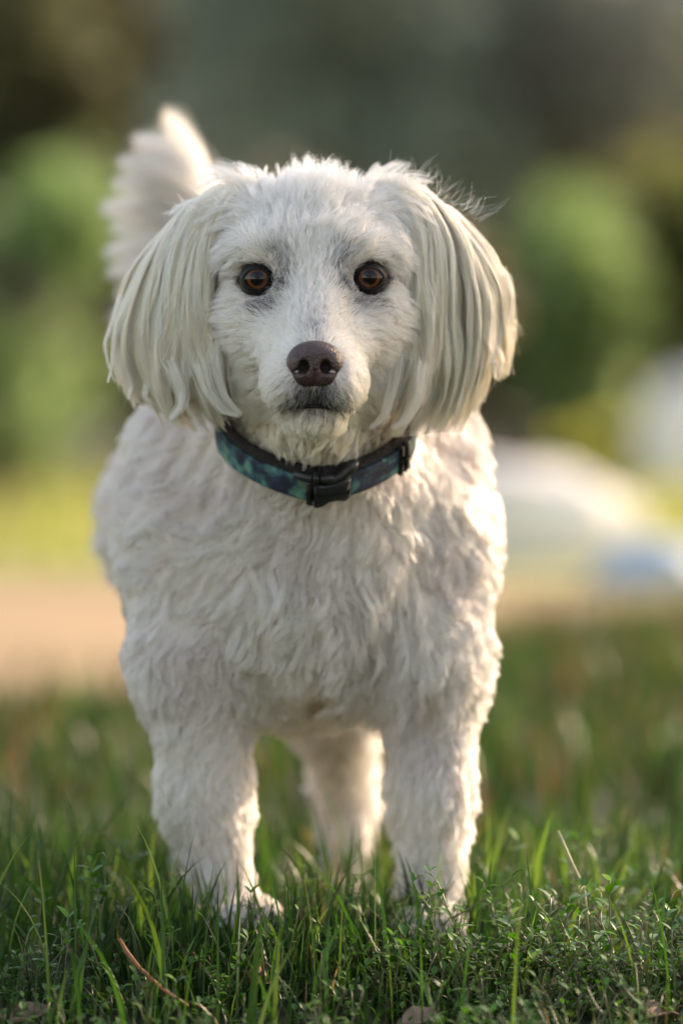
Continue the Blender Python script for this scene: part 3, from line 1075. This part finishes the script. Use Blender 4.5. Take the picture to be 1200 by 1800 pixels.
# the plume of the tail -------------------------------------------------
def tail_hair(n_h, seed):
    r = np.random.default_rng(seed)
    K = 12
    # tips of the feathered locks and the place on the tail each leaves from
    locks = [((352, 322), (292, 196), .55), ((366, 342), (236, 246), 1.1), ((374, 355), (210, 284), .9),
             ((384, 378), (200, 322), .9), ((396, 400), (180, 368), 1.1), ((404, 420), (194, 402), .8), ((410, 445), (184, 446), 1.0),
             ((414, 475), (190, 482), .9), ((416, 510), (205, 520), .8), ((416, 550), (196, 560), .8), ((414, 600), (215, 610), .7),
             ((372, 350), (285, 300), .9), ((395, 400), (265, 340), .9), ((408, 440), (255, 400), .9), ((414, 500), (250, 470), .8),
             ((380, 365), (260, 300), .9), ((400, 420), (240, 360), .9), ((412, 470), (235, 440), .9)]
    gp, wt = [], []
    t = np.linspace(0, 1, K)[:, None]
    for k, (a, b, w) in enumerate(locks):
        ya = .385 + .0
        yb = .372 + r.normal(0, .012)
        A, Bp = P(*a, ya), P(*b, yb)
        mid = (A + Bp) / 2 + np.array([-.004, 0, .010])
        gp.append((1 - t) ** 2 * A + 2 * t * (1 - t) * mid + t ** 2 * Bp); wt.append(w)
    gp = np.array(gp); wt = np.array(wt)
    ids = r.choice(len(gp), n_h, p=wt / wt.sum())
    L = (1 - r.uniform(0, 1, n_h) ** 1.6 * .6)[:, None]
    tt = np.linspace(0, 1, K)[None] * L * (K - 1)
    i0 = np.minimum(tt.astype(int), K - 2); f = (tt - i0)[..., None]
    base = gp[ids[:, None], i0] * (1 - f) + gp[ids[:, None], i0 + 1] * f
    spread = r.normal(0, 1, (n_h, 3)) * np.array([.0050, .008, .0050])
    prof = (.75 + 1.0 * (tt / (K - 1)) - 1.35 * (tt / (K - 1)) ** 2)[..., None]
    ph = r.uniform(0, 6.28, (n_h, 1))
    pts = base + spread[:, None] * prof
    pts[..., 2] += np.sin(ph + tt * .9) * .0012
    c = hue(n_h, (.72, .68, .62), .05)
    return curves_obj("tail_plume", pts, .00012, .00004, c, MAT["hair"], dog)


tail_hair(11000, 71)

m = M("nostril_dark")
nz = m.noise(500, 4, .7, m.coord("Object"))
MAT["nostril"] = m.done(m.pbsdf(m.ramp(nz, [(.3, (.003, .002, .002)), (.7, (.010, .006, .006))]), .8))
# eyes --------------------------------------------------------------------
def eye_material():
    m = M("eye_brown")
    co = m.coord("Object")
    sp = m.n("ShaderNodeSeparateXYZ"); m.l(co, sp.inputs[0])
    def math_(op, a, b=None, v=None):
        q = m.n("ShaderNodeMath", operation=op)
        m.l(a, q.inputs[0])
        if b is not None: m.l(b, q.inputs[1])
        if v is not None: q.inputs[1].default_value = v
        return q.outputs[0]
    rr = math_('SQRT', math_('ADD', math_('MULTIPLY', sp.outputs[0], sp.outputs[0]), math_('MULTIPLY', sp.outputs[2], sp.outputs[2])))
    r1 = math_('MULTIPLY', rr, v=100.0)                         # centimetres
    an = m.n("ShaderNodeMath", operation='ARCTAN2'); m.l(sp.outputs[0], an.inputs[0]); m.l(sp.outputs[2], an.inputs[1])
    cx = m.n("ShaderNodeCombineXYZ"); m.l(math_('MULTIPLY', an.outputs[0], v=9.0), cx.inputs[0]); m.l(r1, cx.inputs[1])
    st = m.noise(2.2, 3, .6, cx.outputs[0])
    r2 = math_('ADD', r1, math_('MULTIPLY', math_('SUBTRACT', st, v=.5), v=.09))
    col = m.ramp(r2, [(0.0, (.002, .0015, .001)), (.25, (.003, .002, .0015)), (.35, (.018, .006, .003)), (.43, (.125, .041, .011)),
                      (.49, (.100, .030, .009)), (.530, (.005, .003, .002)), (.62, (.008, .006, .005))])
    b = m.pbsdf(col, .03)
    b.inputs["IOR"].default_value = 1.40
    return m.done(b)


MAT["eye"] = eye_material()
m = M("eyelid_rim")
nz = m.noise(900, 3, .6, m.coord("Object"))
MAT["lid"] = m.done(m.pbsdf(m.ramp(nz, [(.3, (.005, .004, .004)), (.7, (.014, .010, .009))]), .6, nz, .3, .0003, Specular_IOR_Level=.25))


def uv_ball(rad, su=40, sv=28, bulge=0.0):
    """a ball whose poles lie on the y axis, with a cornea bulge towards -y"""
    V, F = [], []
    for i in range(sv + 1):
        th = math.pi * i / sv
        for j in range(su):
            a = 2 * math.pi * j / su
            rr = rad * (1 + bulge * math.exp(-(th / .55) ** 2))
            V.append((rr * math.sin(th) * math.cos(a), -rr * math.cos(th), rr * math.sin(th) * math.sin(a)))
    for i in range(sv):
        for j in range(su):
            k = (j + 1) % su
            F.append([i * su + j, (i + 1) * su + j, (i + 1) * su + k, i * su + k])
    return V, F


for e, sx in zip(EYES, (1, -1)):
    v, f = uv_ball(EYE_R, bulge=.05)
    eo = mesh_obj("eye", v, f, MAT["eye"], dog, loc=e)
    eo.rotation_euler = (R(-1.0), 0, math.atan2(-e[0], e[1] + DIST) * -1.0 * 0 + 0)
    # lids: a dark ring that hugs the ball, drawn out towards the nose
    rings = []
    NS = 56
    for (a, b_, hgt, pull) in [(6.3, 4.9, .08, 1.3), (6.5, 5.1, .3, 1.6), (6.9, 5.4, .35, 2.0), (7.4, 5.8, .05, 2.4), (8.1, 6.4, -.8, 2.6), (9.2, 7.4, -2.8, 2.6)]:
        ring = []
        for s in range(NS):
            an = 2 * math.pi * s / NS
            ca, sa = math.cos(an), math.sin(an)
            x = a * ca; z = b_ * sa
            pk = max(ca * sx, 0) ** 5
            x += sx * pull * pk * .8; z -= pk * pull * .45
            z += -.25 - .05 * max(sa, 0) * a + .035 * x * sx * -1
            pk2 = max(-ca * sx, 0) ** 6
            x -= sx * pk2 * pull * .25
            rad2 = (EYE_R * 1000 + hgt)
            rr = min(math.hypot(x, z), rad2 * .985)
            y = -math.sqrt(rad2 ** 2 - rr * rr) if hgt > -.5 else -math.sqrt(max(rad2 ** 2 - rr * rr, 1)) 
            ring.append((x / 1000, y / 1000 - (.0003 if hgt > 0 else 0), z / 1000))
        rings.append(ring)
    vv = [p for ring in rings for p in ring]
    ff = [[i * NS + s, i * NS + (s + 1) % NS, (i + 1) * NS + (s + 1) % NS, (i + 1) * NS + s] for i in range(len(rings) - 1) for s in range(NS)]
    lo = mesh_obj("eyelid", vv, ff, MAT["lid"], dog, loc=e)

# nose ----------------------------------------------------------------------
N = SDF((NOSE[0] - .018, NOSE[1] - .012, NOSE[2] - .017), (NOSE[0] + .018, NOSE[1] + .024, NOSE[2] + .017), .0005)
nx, ny, nzz = NOSE
def NP(px, py, dy): return np.array([nx + (px - 553) * .000272, ny + dy, nzz - (py - 643) * .000272])
N.ell(NP(553, 633, .004), (.0120, .0085, .0078), .003)
N.ell(NP(553, 655, .004), (.0085, .0075, .0072), .004)
for sx in (-1, 1):
    N.ell(NP(553 + sx * 31, 640, .003), (.0050, .0062, .0058), .003)     # wings
    N.ell(NP(553 + sx * 20, 664, .003), (.0055, .0060, .0050), .003)
N.ell(NP(553, 622, .004), (.0098, .0080, .0050), .003)
for sx in (-1, 1):
    N.ell(NP(553 + sx * 19, 648, -.003), (.0027, .0060, .0033), .0012, sub=True)
    N.ell(NP(553 + sx * 29, 655, -.003), (.0036, .0045, .0013), .0010, rot=rotmat('Y', 14 * sx), sub=True)
for k in range(6):
    N.ell(NP(553, 656 + k * 6, -.0042 + .0002 * k * k), (.00050, .0016, .0016), .0006, sub=True)
for sx in (-1, 1):
    nr_v, nr_f = [], []
    for i in range(9):
        for j in range(14):
            th, ph_ = math.pi * i / 8, 2 * math.pi * j / 14
            q = NP(553 + sx * 22, 650, .0034)
            nr_v.append((q[0] + .0050 * math.sin(th) * math.cos(ph_), q[1] + .0026 * math.cos(th), q[2] + .0042 * math.sin(th) * math.sin(ph_)))
    for i in range(8):
        for j in range(14):
            nr_f.append([i * 14 + j, i * 14 + (j + 1) % 14, (i + 1) * 14 + (j + 1) % 14, (i + 1) * 14 + j])
    mesh_obj("nostril", nr_v, nr_f, MAT["nostril"], dog)
nv_, nq_ = N.mesh()
m = M("nose_leather")
vo = m.n("ShaderNodeTexVoronoi"); vo.inputs["Scale"].default_value = 900
co = m.coord("Object"); m.l(co, vo.inputs["Vector"])
nzf = m.noise(120, 3, .6, co)
MAT["nose"] = m.done(m.pbsdf(m.ramp(nzf, [(.35, (.045, .024, .024)), (.65, (.085, .047, .043))]), .38, vo.outputs["Distance"], .8, .0005))
no = mesh_obj("nose", nv_, nq_, MAT["nose"], dog)
# lips: a soft dark fold under the nose
lp = []
for k in range(-9, 10):
    lp.append(((XC + k * .00155, -.0452 + .0000165 * k * k * 4, P(552, 714, -.048)[2] - .00002 * k * k), .0010 * (1 - (abs(k) / 10.5) ** 3)))
v, f = taper_tube(lp, 8)
mesh_obj("lips", v, f, MAT["lid"], dog)
# whisker-like stray hairs on crown and ears
def strays(n_h, seed):
    r = np.random.default_rng(seed)
    which = r.integers(0, 3, n_h)
    px = np.where(which == 0, r.uniform(440, 660, n_h), np.where(which == 1, r.uniform(330, 440, n_h), r.uniform(670, 850, n_h)))
    py = np.where(which == 0, 330, np.where(which == 1, 325 + (440 - px) * .42, 318 + np.maximum(px - 730, 0) * .55)) + r.uniform(-2, 14, n_h)
    p = np.stack([P(a, b, c) for a, b, c in zip(px, py, r.uniform(.02, .05, n_h))])
    out = np.stack([(px - 552) / 220, r.normal(0, .3, n_h), np.full(n_h, 1.0)], 1) + r.normal(0, .45, (n_h, 3))
    pts = strands(p, np.zeros((n_h, 3)), nrm(out), r.uniform(.006, .016, n_h), 0, 0, 8, 0)
    bend = nrm(r.normal(size=(n_h, 3))) * r.uniform(.001, .006, (n_h, 1))
    pts += bend[:, None] * (np.linspace(0, 1, 8) ** 2)[None, :, None]
    return curves_obj("stray_hairs", pts, .00006, .00003, hue(n_h, (.85, .8, .72)), MAT["hair"], dog)
strays(260, 91)

# ------------------------------------------------------------------ collar
CA, CB = .0488, .0490       # half width across, half depth
CN = COLLAR_N
CF = nrm(np.cross(CN, np.array([1.0, 0, 0]))[None])[0]      # in-plane, forward and down
if CF[1] > 0: CF = -CF
CX = nrm(np.cross(CF, CN)[None])[0]
if CX[0] < 0: CX = -CX


def ring_pt(a, h, v):
    """a = angle from the front towards image right, h = outward, v = along the neck"""
    wob = 1 + .012 * math.sin(3 * a + .6)
    flare = h
    sa, ca = math.sin(a), math.cos(a)
    x = (CA * wob + flare) * math.copysign(abs(sa) ** (1.32 if ca > 0 else 1), sa); f = (CB * wob + flare) * ca + (.0025 * ca ** 3 if ca > 0 else 0)
    return COLLAR_C + CX * x + CF * f + CN * v


def sweep_ring(section, n=120):
    V, F = [], []
    k = len(section)
    for i in range(n):
        a = 2 * math.pi * i / n
        for (h, v) in section: V.append(ring_pt(a, h, v))
    for i in range(n):
        for j in range(k):
            F.append([i * k + j, i * k + (j + 1) % k, ((i + 1) % n) * k + (j + 1) % k, ((i + 1) % n) * k + j])
    return V, F


m = M("collar_webbing")
co = m.coord("Object")
nz = m.noise(75, 3, .55, co, .6)
nz2 = m.noise(160, 2, .5, co, .3)
c1 = m.ramp(nz, [(.38, (.012, .018, .040)), (.49, (.022, .045, .085)), (.55, (.035, .15, .16)), (.62, (.08, .26, .22)), (.70, (.20, .25, .11))])
c2 = m.ramp(nz2, [(.45, (.6, .6, .6)), (.6, (1.1, 1.1, 1.1))])
mx = m.n("ShaderNodeMixRGB", blend_type='MULTIPLY'); mx.inputs[0].default_value = 1
m.l(c1, mx.inputs[1]); m.l(c2, mx.inputs[2])
wv = m.n("ShaderNodeTexWave"); wv.inputs["Scale"].default_value = 420; wv.inputs["Distortion"].default_value = 2
m.l(co, wv.inputs["Vector"])
MAT["web"] = m.done(m.pbsdf(mx.outputs[0], .8, wv.outputs["Fac"], .5, .0005))
m = M("black_neoprene")
nz = m.noise(500, 4, .7, m.coord("Object"))
MAT["neo"] = m.done(m.pbsdf(m.ramp(nz, [(.3, (.006, .006, .007)), (.7, (.03, .024, .024))]), .95, nz, .8, .0008))
m = M("black_plastic")
nz = m.noise(700, 2, .5, m.coord("Object"))
MAT["plastic"] = m.done(m.pbsdf((.012, .012, .013), .42, nz, .12, .0003))

collar = empty("dog_collar", tuple(COLLAR_C))
tag(collar, "teal and navy patterned collar with black lining and buckle round the white dog's neck", "dog collar")
bpy.context.view_layer.update()


def cpart(name, v, f, mat, smooth=True, parent=collar):
    v = np.array([np.array(q) for q in v]) - COLLAR_C
    return mesh_obj(name, v, f, mat, parent, smooth)


v, f = sweep_ring([(.0014, -.0080), (.0028, -.0076), (.0030, -.006), (.0030, .004), (.0028, .0056), (.0014, .0060)])
cpart("strap", v, f, MAT["web"])
v, f = sweep_ring([(-.0022, -.0066), (.0002, -.0078), (.0013, -.006), (.0013, .006), (.0012, .0095), (-.0002, .0112), (-.0022, .0106)])
cpart("lining", v, f, MAT["neo"])
# fuzz on the lining edge
nf = 2600
r = np.random.default_rng(9)
an = r.uniform(-2.2, 2.2, nf)
base = np.array([ring_pt(a, .0005, .0100) for a in an]) - COLLAR_C
pts = strands(base + r.normal(0, .0009, (nf, 3)), np.zeros((nf, 3)), nrm(CN[None] + r.normal(0, .9, (nf, 3))), r.uniform(.0012, .003, nf), 0, 0, 4)
curves_obj("lining_fuzz", pts, .00008, .00004, hue(nf, (.02, .018, .018), .3), MAT["hair"], collar)


def plate(outline, h0, h1, name, a0, parent=collar, bev=.0008, mat="plastic"):
    """outline in mm (u along the strap, v across), extruded outward between h0 and h1 and bent round the neck"""
    out = []
    m_ = len(outline)
    dense = []
    for i in range(m_):
        p, q = np.array(outline[i], float), np.array(outline[(i + 1) % m_], float)
        steps = max(1, int(np.linalg.norm(q - p) / 1.6))
        for s in range(steps): dense.append(p + (q - p) * s / steps)
    dense = np.array(dense)
    cen = dense.mean(0)
    V, F = [], []
    n = len(dense)
    layers = [(0, h0), (0, h1 - bev), (.35, h1 - bev * .35), (1.0, h1)]
    for ins, h in layers:
        for q in dense:
            d = cen - q
            w = q + d / max(np.linalg.norm(d), 1e-6) * ins * bev * 1000
            V.append(ring_pt(a0 + w[0] / 1000 / (CA + h), h, w[1] / 1000))
    for L in range(3):
        for i in range(n):
            F.append([L * n + i, L * n + (i + 1) % n, (L + 1) * n + (i + 1) % n, (L + 1) * n + i])
    # cap as a fan of two rings towards the centre line
    c0 = len(V)
    for q in dense:
        w = np.array([q[0], cen[1] + (q[1] - cen[1]) * .05])
        V.append(ring_pt(a0 + w[0] / 1000 / (CA + h1), h1 + .0001, w[1] / 1000))
    for i in range(n):
        F.append([3 * n + i, 3 * n + (i + 1) % n, c0 + (i + 1) % n, c0 + i])
    return cpart(name, V, F, MAT[mat], parent=parent)


A0 = -.02
buck = plate([(-2, -9), (3, -9.4), (8, -8.6), (12, -6.6), (17, -6.2), (22, -7.4), (24, -6.0), (24, 4.5), (21, 5.2), (14, 4.0), (8, 3.6), (3, 4.6), (-2, 5)], .0016, .0066, "buckle", A0)
def bpart(outline, h0, h1, name, a0=A0):
    o = plate(outline, h0, h1, name, a0, parent=buck)
    return o
bpart([(-3.5, -9.0), (-2.2, -9.0), (-2.2, 5.6), (-3.5, 5.6)], .0016, .0058, "buckle_seam")
bpart([(-8, -8.6), (-3.7, -9.0), (-3.7, 5.4), (-8, 5.2)], .0016, .0060, "buckle_clip")


def rod(pts, name, rad):
    P3 = [(Vector(ring_pt(A0 + u / 1000 / CA, h / 1000, v / 1000)), rad * k) for u, h, v, k in pts]
    v, f = taper_tube(P3, 12)
    return cpart(name, v, f, MAT["plastic"], parent=buck)


rod([(-14.5, 2.2, 7.0, .35), (-13.6, 2.8, 7.0, .9), (-9, 3.6, 6.8, 1), (-4, 3.8, 6.6, 1), (-3, 3.8, 6.6, .9)], "prong", .0026)
rod([(4, 3.6, 6.4, .8), (6, 3.6, 6.4, 1), (12, 3.8, 6.6, 1), (13.6, 3.6, 6.6, .5)], "prong", .0024)
rod([(8, 3.6, 4.6, .5), (12, 4.0, 4.8, .9), (17, 4.2, 6.6, 1), (21, 3.8, 9.5, 1.2), (23.5, 3.2, 11.5, 1.2), (26, 2.6, 12.0, .5)], "prong", .0026)
bpart([(-3, 3.5), (3.4, 3.5), (3.4, 9.2), (2, 9.8), (-1.8, 9.8), (-3, 9.2)], .0016, .0068, "buckle_ridge")
# slide adjuster near the image-right side
slide = plate([(-1.8, -9.5), (1.8, -9.5), (1.8, 8.0), (-1.8, 8.0)], .0022, .0052, "slide", 1.12)
plate([(-5.4, -9.5), (-4.0, -9.5), (-4.0, 8.0), (-5.4, 8.0)], .0022, .0050, "slide_bar", 1.12, parent=slide)
for o in collar.children_recursive:
    if o.parent is not collar:
        o.matrix_parent_inverse = Matrix.Identity(4)

# ------------------------------------------------------------------ foreground weeds and litter
WEED = [(0.046, 0.140, 0.020), (0.070, 0.170, 0.034), (0.034, 0.110, 0.016), (0.115, 0.200, 0.065)]


def sprig_geo(r, h, lean, nl=None, leaf=.009, branches=2):
    """knotweed: wiry jointed stem with small oval leaves"""
    V, F, C = [], [], []
    def add(v, f, c):
        o = len(V); V.extend([tuple(q) for q in v]); F.extend([[i + o for i in t] for t in f]); C.extend([c] * len(v))
    def stem(base, d, h, rad, lf, lvl):
        pts = [(Vector(base), rad)]
        cur = Vector(base); dd = Vector(d).normalized()
        seg = max(5, int(h / .006))
        for i in range(seg):
            dd = (dd + Vector((r.normal(0, .10), r.normal(0, .10), r.normal(.03, .06)))).normalized()
            cur = cur + dd * (h / seg)
            pts.append((cur.copy(), rad * (1 - .6 * (i + 1) / seg)))
        v, f = taper_tube(pts, 5)
        add(v, f, np.array([.16, .17, .09]) * r.uniform(.7, 1.1))
        for i in range(1, len(pts)):
            t = i / len(pts)
            for q in range(1 if t < .8 else 2):
                if r.uniform() > (.75 if lvl == 0 else .9): continue
                p0 = pts[i][0]
                a = i * 2.4 + r.uniform(-.5, .5) + q * 2.4
                up = r.uniform(.1, .9) + .5 * (t > .8)
                ax = Vector((math.cos(a), math.sin(a), up)).normalized()
                sd = ax.cross(Vector((0, 0, 1))).normalized(); nn = sd.cross(ax)
                Lf = lf * r.uniform(.6, 1.25) * (1 - .25 * t); w = Lf * r.uniform(.17, .25)
                fold = r.uniform(.1, .5)
                row = []
                for s, ww in ((0, .12), (.22, .75), (.5, 1), (.78, .7), (1, .04)):
                    c0 = p0 + ax * (Lf * s) - Vector((0, 0, 1)) * (Lf * .22 * s * s)
                    row.append([c0 - sd * w * ww + nn * w * ww * fold, c0, c0 + sd * w * ww + nn * w * ww * fold])
                vv = [q_ for rr_ in row for q_ in rr_]
                fc = []
                for s in range(4):
                    b = s * 3
                    fc += [[b, b + 1, b + 4, b + 3], [b + 1, b + 2, b + 5, b + 4]]
                add(vv, fc, np.array(WEED[r.integers(0, len(WEED))]) * r.uniform(.75, 1.35))
        if lvl == 0:
            for q in range(branches):
                i = int(r.integers(1, max(2, len(pts) - 2)))
                a = r.uniform(0, 6.28)
                stem(pts[i][0], (math.cos(a), math.sin(a), r.uniform(.4, 1.3)), h * r.uniform(.25, .5), rad * .7, lf * .85, 1)
    stem((0, 0, -.003), (lean[0], lean[1], 1), h, .0007, leaf, 0)
    return V, F, C


def sprig(loc, h, lean, seed, label, branches=2, leaf=.009):
    r = np.random.default_rng(seed)
    V, F, C = sprig_geo(r, h, lean, leaf=leaf, branches=branches)
    o = mesh_obj("knotweed", V, F, MAT["leaf_gloss"], smooth=True, loc=loc)
    face_colors(o, "leaf_color", np.array(C) * 1.1)
    return tag(o, label, "weed", "knotweed sprigs in the front grass")


def G(px, py):
    """ground point seen at pixel (px, py)"""
    z = 0.0
    for _ in range(12):
        d = F_PX * (ZC - z) / (py - HOR)
        z = .5 * z + .5 * float(gz(d - DIST))
    return ((px - 600) * d / F_PX, d - DIST, z)


# tip pixel, foot row -> height from the row difference
SPR = [((770, 1578), 1750, (-.15, 0), "two-leaved knotweed sprig standing against the dog's right-hand paw"),
       ((838, 1572), 1770, (-.25, 0), "tall pale-tipped knotweed just right of the dog's right-hand paw"),
       ((942, 1610), 1770, (-.1, 0), "leafy knotweed crown in the middle of the right foreground"),
       ((1010, 1605), 1785, (.1, .1), "bushy knotweed with grey leaves in the right foreground"),
       ((1080, 1592), 1790, (.1, 0), "upright knotweed with one bright green leaf at its tip"),
       ((1112, 1648), 1795, (.0, 0), "short budding knotweed low in the right corner"),
       ((1068, 1482), 1640, (-.5, .1), "blurred knotweed with paired leaves leaning left at the right edge"),
       ((1130, 1530), 1640, (.6, 0), "blurred arching knotweed stem near the right edge"),
       ((880, 1500), 1640, (.1, 0), "small blurred knotweed behind the front grass right of the dog"),
       ((300, 1492), 1660, (.15, 0), "single knotweed sprig in front of the dog's left-hand leg"),
       ((170, 1550), 1700, (-.1, 0), "dim knotweed sprig in the shaded grass at left"),
       ((20, 1660), 1790, (-.1, 0), "low knotweed at the left bottom edge"),
       ((800, 1640), 1760, (.3, 0), "knotweed leaning towards the pale-tipped one right of the paw"),
       ((868, 1625), 1775, (.2, .1), "slim knotweed between the pale-tipped sprig and the leafy crown"),
       ((905, 1655), 1790, (-.3, 0), "low spreading knotweed at the foot of the leafy crown"),
       ((975, 1640), 1780, (-.2, .1), "knotweed with crowded small leaves between the leafy crown and the bushy sprig"),
       ((1045, 1640), 1770, (.25, 0), "short knotweed squeezed between the bushy and the upright sprigs"),
       ((1150, 1600), 1765, (.2, .1), "tall loose knotweed beside the short budding one near the right edge"),
       ((1180, 1660), 1785, (-.1, 0), "low knotweed touching the right edge of the picture"),
       ((690, 1650), 1750, (.2, 0), "thin knotweed in the grass between the two front paws"),
       ((100, 1640), 1780, (.2, 0), "small knotweed left of the curved orange twig"),
       ((733, 1662), 1795, (-.3, 0), "low knotweed with silvery leaves under the right-hand paw")]
for i, ((tx, ty), fy, lean, lab) in enumerate(SPR):
    fy = fy if fy < 1700 else 1715 + (fy - 1700) * .8
    g0 = G(tx, fy)
    s = (g0[1] + DIST) / F_PX
    h = (fy - ty) * s * 1.02
    x = g0[0] - lean[0] * h * .75
    sprig((x, g0[1], g0[2]), h * 1.25 * math.sqrt(1 + lean[0] ** 2) , lean, 300 + i, lab, branches=3, leaf=.0112)

# small creeping weeds as ground cover
Vs, Ts, Cs, off = [], [], [], 0
r = np.random.default_rng(77)
for i in range(1700):
    x = r.uniform(-.34, .34); y = r.uniform(-.24, .10)
    if x < .02 and r.uniform() < .5: continue
    V_, F_, C_ = sprig_geo(r, r.choice([.018, .024, .03, .04, .048]), (r.normal(0, .6), r.normal(0, .6)), leaf=r.uniform(.006, .0095), branches=2)
    V_ = np.array(V_) + np.array([x, y, float(gz(y))])
    Vs.append(V_); Ts += [[q + off for q in t] for t in F_]; Cs += C_; off += len(V_)
o = mesh_obj("ground_cover", np.concatenate(Vs), Ts, MAT["leaf_gloss"])
face_colors(o, "leaf_color", np.array(Cs))
tag(o, "creeping small-leaved weeds matted through the front grass", "weeds", kind="stuff")

# dead leaves
m = M("dead_leaf")
nz = m.noise(90, 4, .6, m.coord("Object"))
MAT["dead"] = m.done(m.pbsdf(m.ramp(nz, [(.3, (.09, .030, .012)), (.55, (.18, .07, .03)), (.75, (.26, .13, .06))]), .7, nz, .5, .001))
m = M("pale_dead_leaf")
nz = m.noise(70, 4, .6, m.coord("Object"))
MAT["dead2"] = m.done(m.pbsdf(m.ramp(nz, [(.3, (.18, .10, .06)), (.7, (.32, .21, .15))]), .7, nz, .5, .001))


def dead_leaf(px, py, up, size, seed, mat, label, tilt=(0, 0), rz=0):
    r = np.random.default_rng(seed)
    n, k = 13, 7
    V = []
    for i in range(n):
        t = i / (n - 1)
        w = math.sin(min(t * 1.08, 1) * math.pi) ** .7 * .36 * (1 + .15 * math.sin(9 * t + seed))
        for j in range(k):
            s = (j / (k - 1) - .5) * 2
            z = .22 * s * s * w * 2.2 + .16 * math.sin(t * 3.4 + seed) + .03 * math.sin(s * 7 + t * 9)
            V.append(((t - .5) * size, s * w * size, z * size))
    F = [[i * k + j, i * k + j + 1, (i + 1) * k + j + 1, (i + 1) * k + j] for i in range(n - 1) for j in range(k - 1)]
    g0 = G(px, py + up / .00026)
    o = mesh_obj("dead_leaf", V, F, mat, loc=(g0[0], g0[1], g0[2] + up))
    o.rotation_euler = (tilt[0], tilt[1], rz)
    sm = o.modifiers.new("thickness", 'SOLIDIFY'); sm.thickness = .0003
    return tag(o, label, "fallen leaf", "fallen leaves in the front grass")


dead_leaf(462, 1715, .014, .020, 1, MAT["dead"], "curled rust-brown leaf below the dog's left-hand paw", (.9, -.3), .6)
dead_leaf(350, 1690, .014, .020, 2, MAT["dead"], "small orange-brown leaf sunk in shaded grass right of the curved twig", (.3, .2), 1.4)
dead_leaf(275, 1738, .010, .024, 3, MAT["dead2"], "pinkish dry leaf lying under the curved orange twig", (.2, .1), -.5)
dead_leaf(45, 1782, .010, .030, 4, MAT["dead2"], "pale dry leaf at the bottom left corner", (.2, .2), .3)
dead_leaf(735, 1797, .010, .022, 5, MAT["dead2"], "pinkish leaf at the bottom edge right of the middle", (.4, .1), .1)
dead_leaf(1160, 1790, .010, .022, 6, MAT["dead2"], "tan leaf at the bottom right corner", (.3, .2), .8)
# curved orange twig
tp = [P(210, 1650, -.045), P(222, 1672, -.048), P(246, 1702, -.055), P(285, 1738, -.062), P(330, 1768, -.070)]
v, f = taper_tube([(Vector(p), .0009 * k) for p, k in zip(tp, (.9, 1.2, 1, 1, .8))], 8)
m = M("orange_twig")
nz = m.noise(200, 3, .6, m.coord("Object"))
tw = mesh_obj("twig", v, f, m.done(m.pbsdf(m.ramp(nz, [(.3, (.12, .035, .010)), (.7, (.34, .12, .030))]), .55)))
tag(tw, "curved orange-brown dry twig caught in the left foreground grass", "twig")
# dry straw
v, f = taper_tube([(Vector(P(980, 1460, .03)), .0006), (Vector(P(1005, 1520, .03)), .0010), (Vector(P(1025, 1560, .03)), .0009), (Vector(P(1035, 1660, .03)), .0009)], 6)
m = M("dry_straw")
nz = m.noise(200, 3, .6, m.coord("Object"))
st = mesh_obj("straw", v, f, m.done(m.pbsdf(m.ramp(nz, [(.3, (.20, .20, .10)), (.7, (.32, .30, .17))]), .6)))
tag(st, "pale leaning dry stalk behind the weeds at right", "stalk")
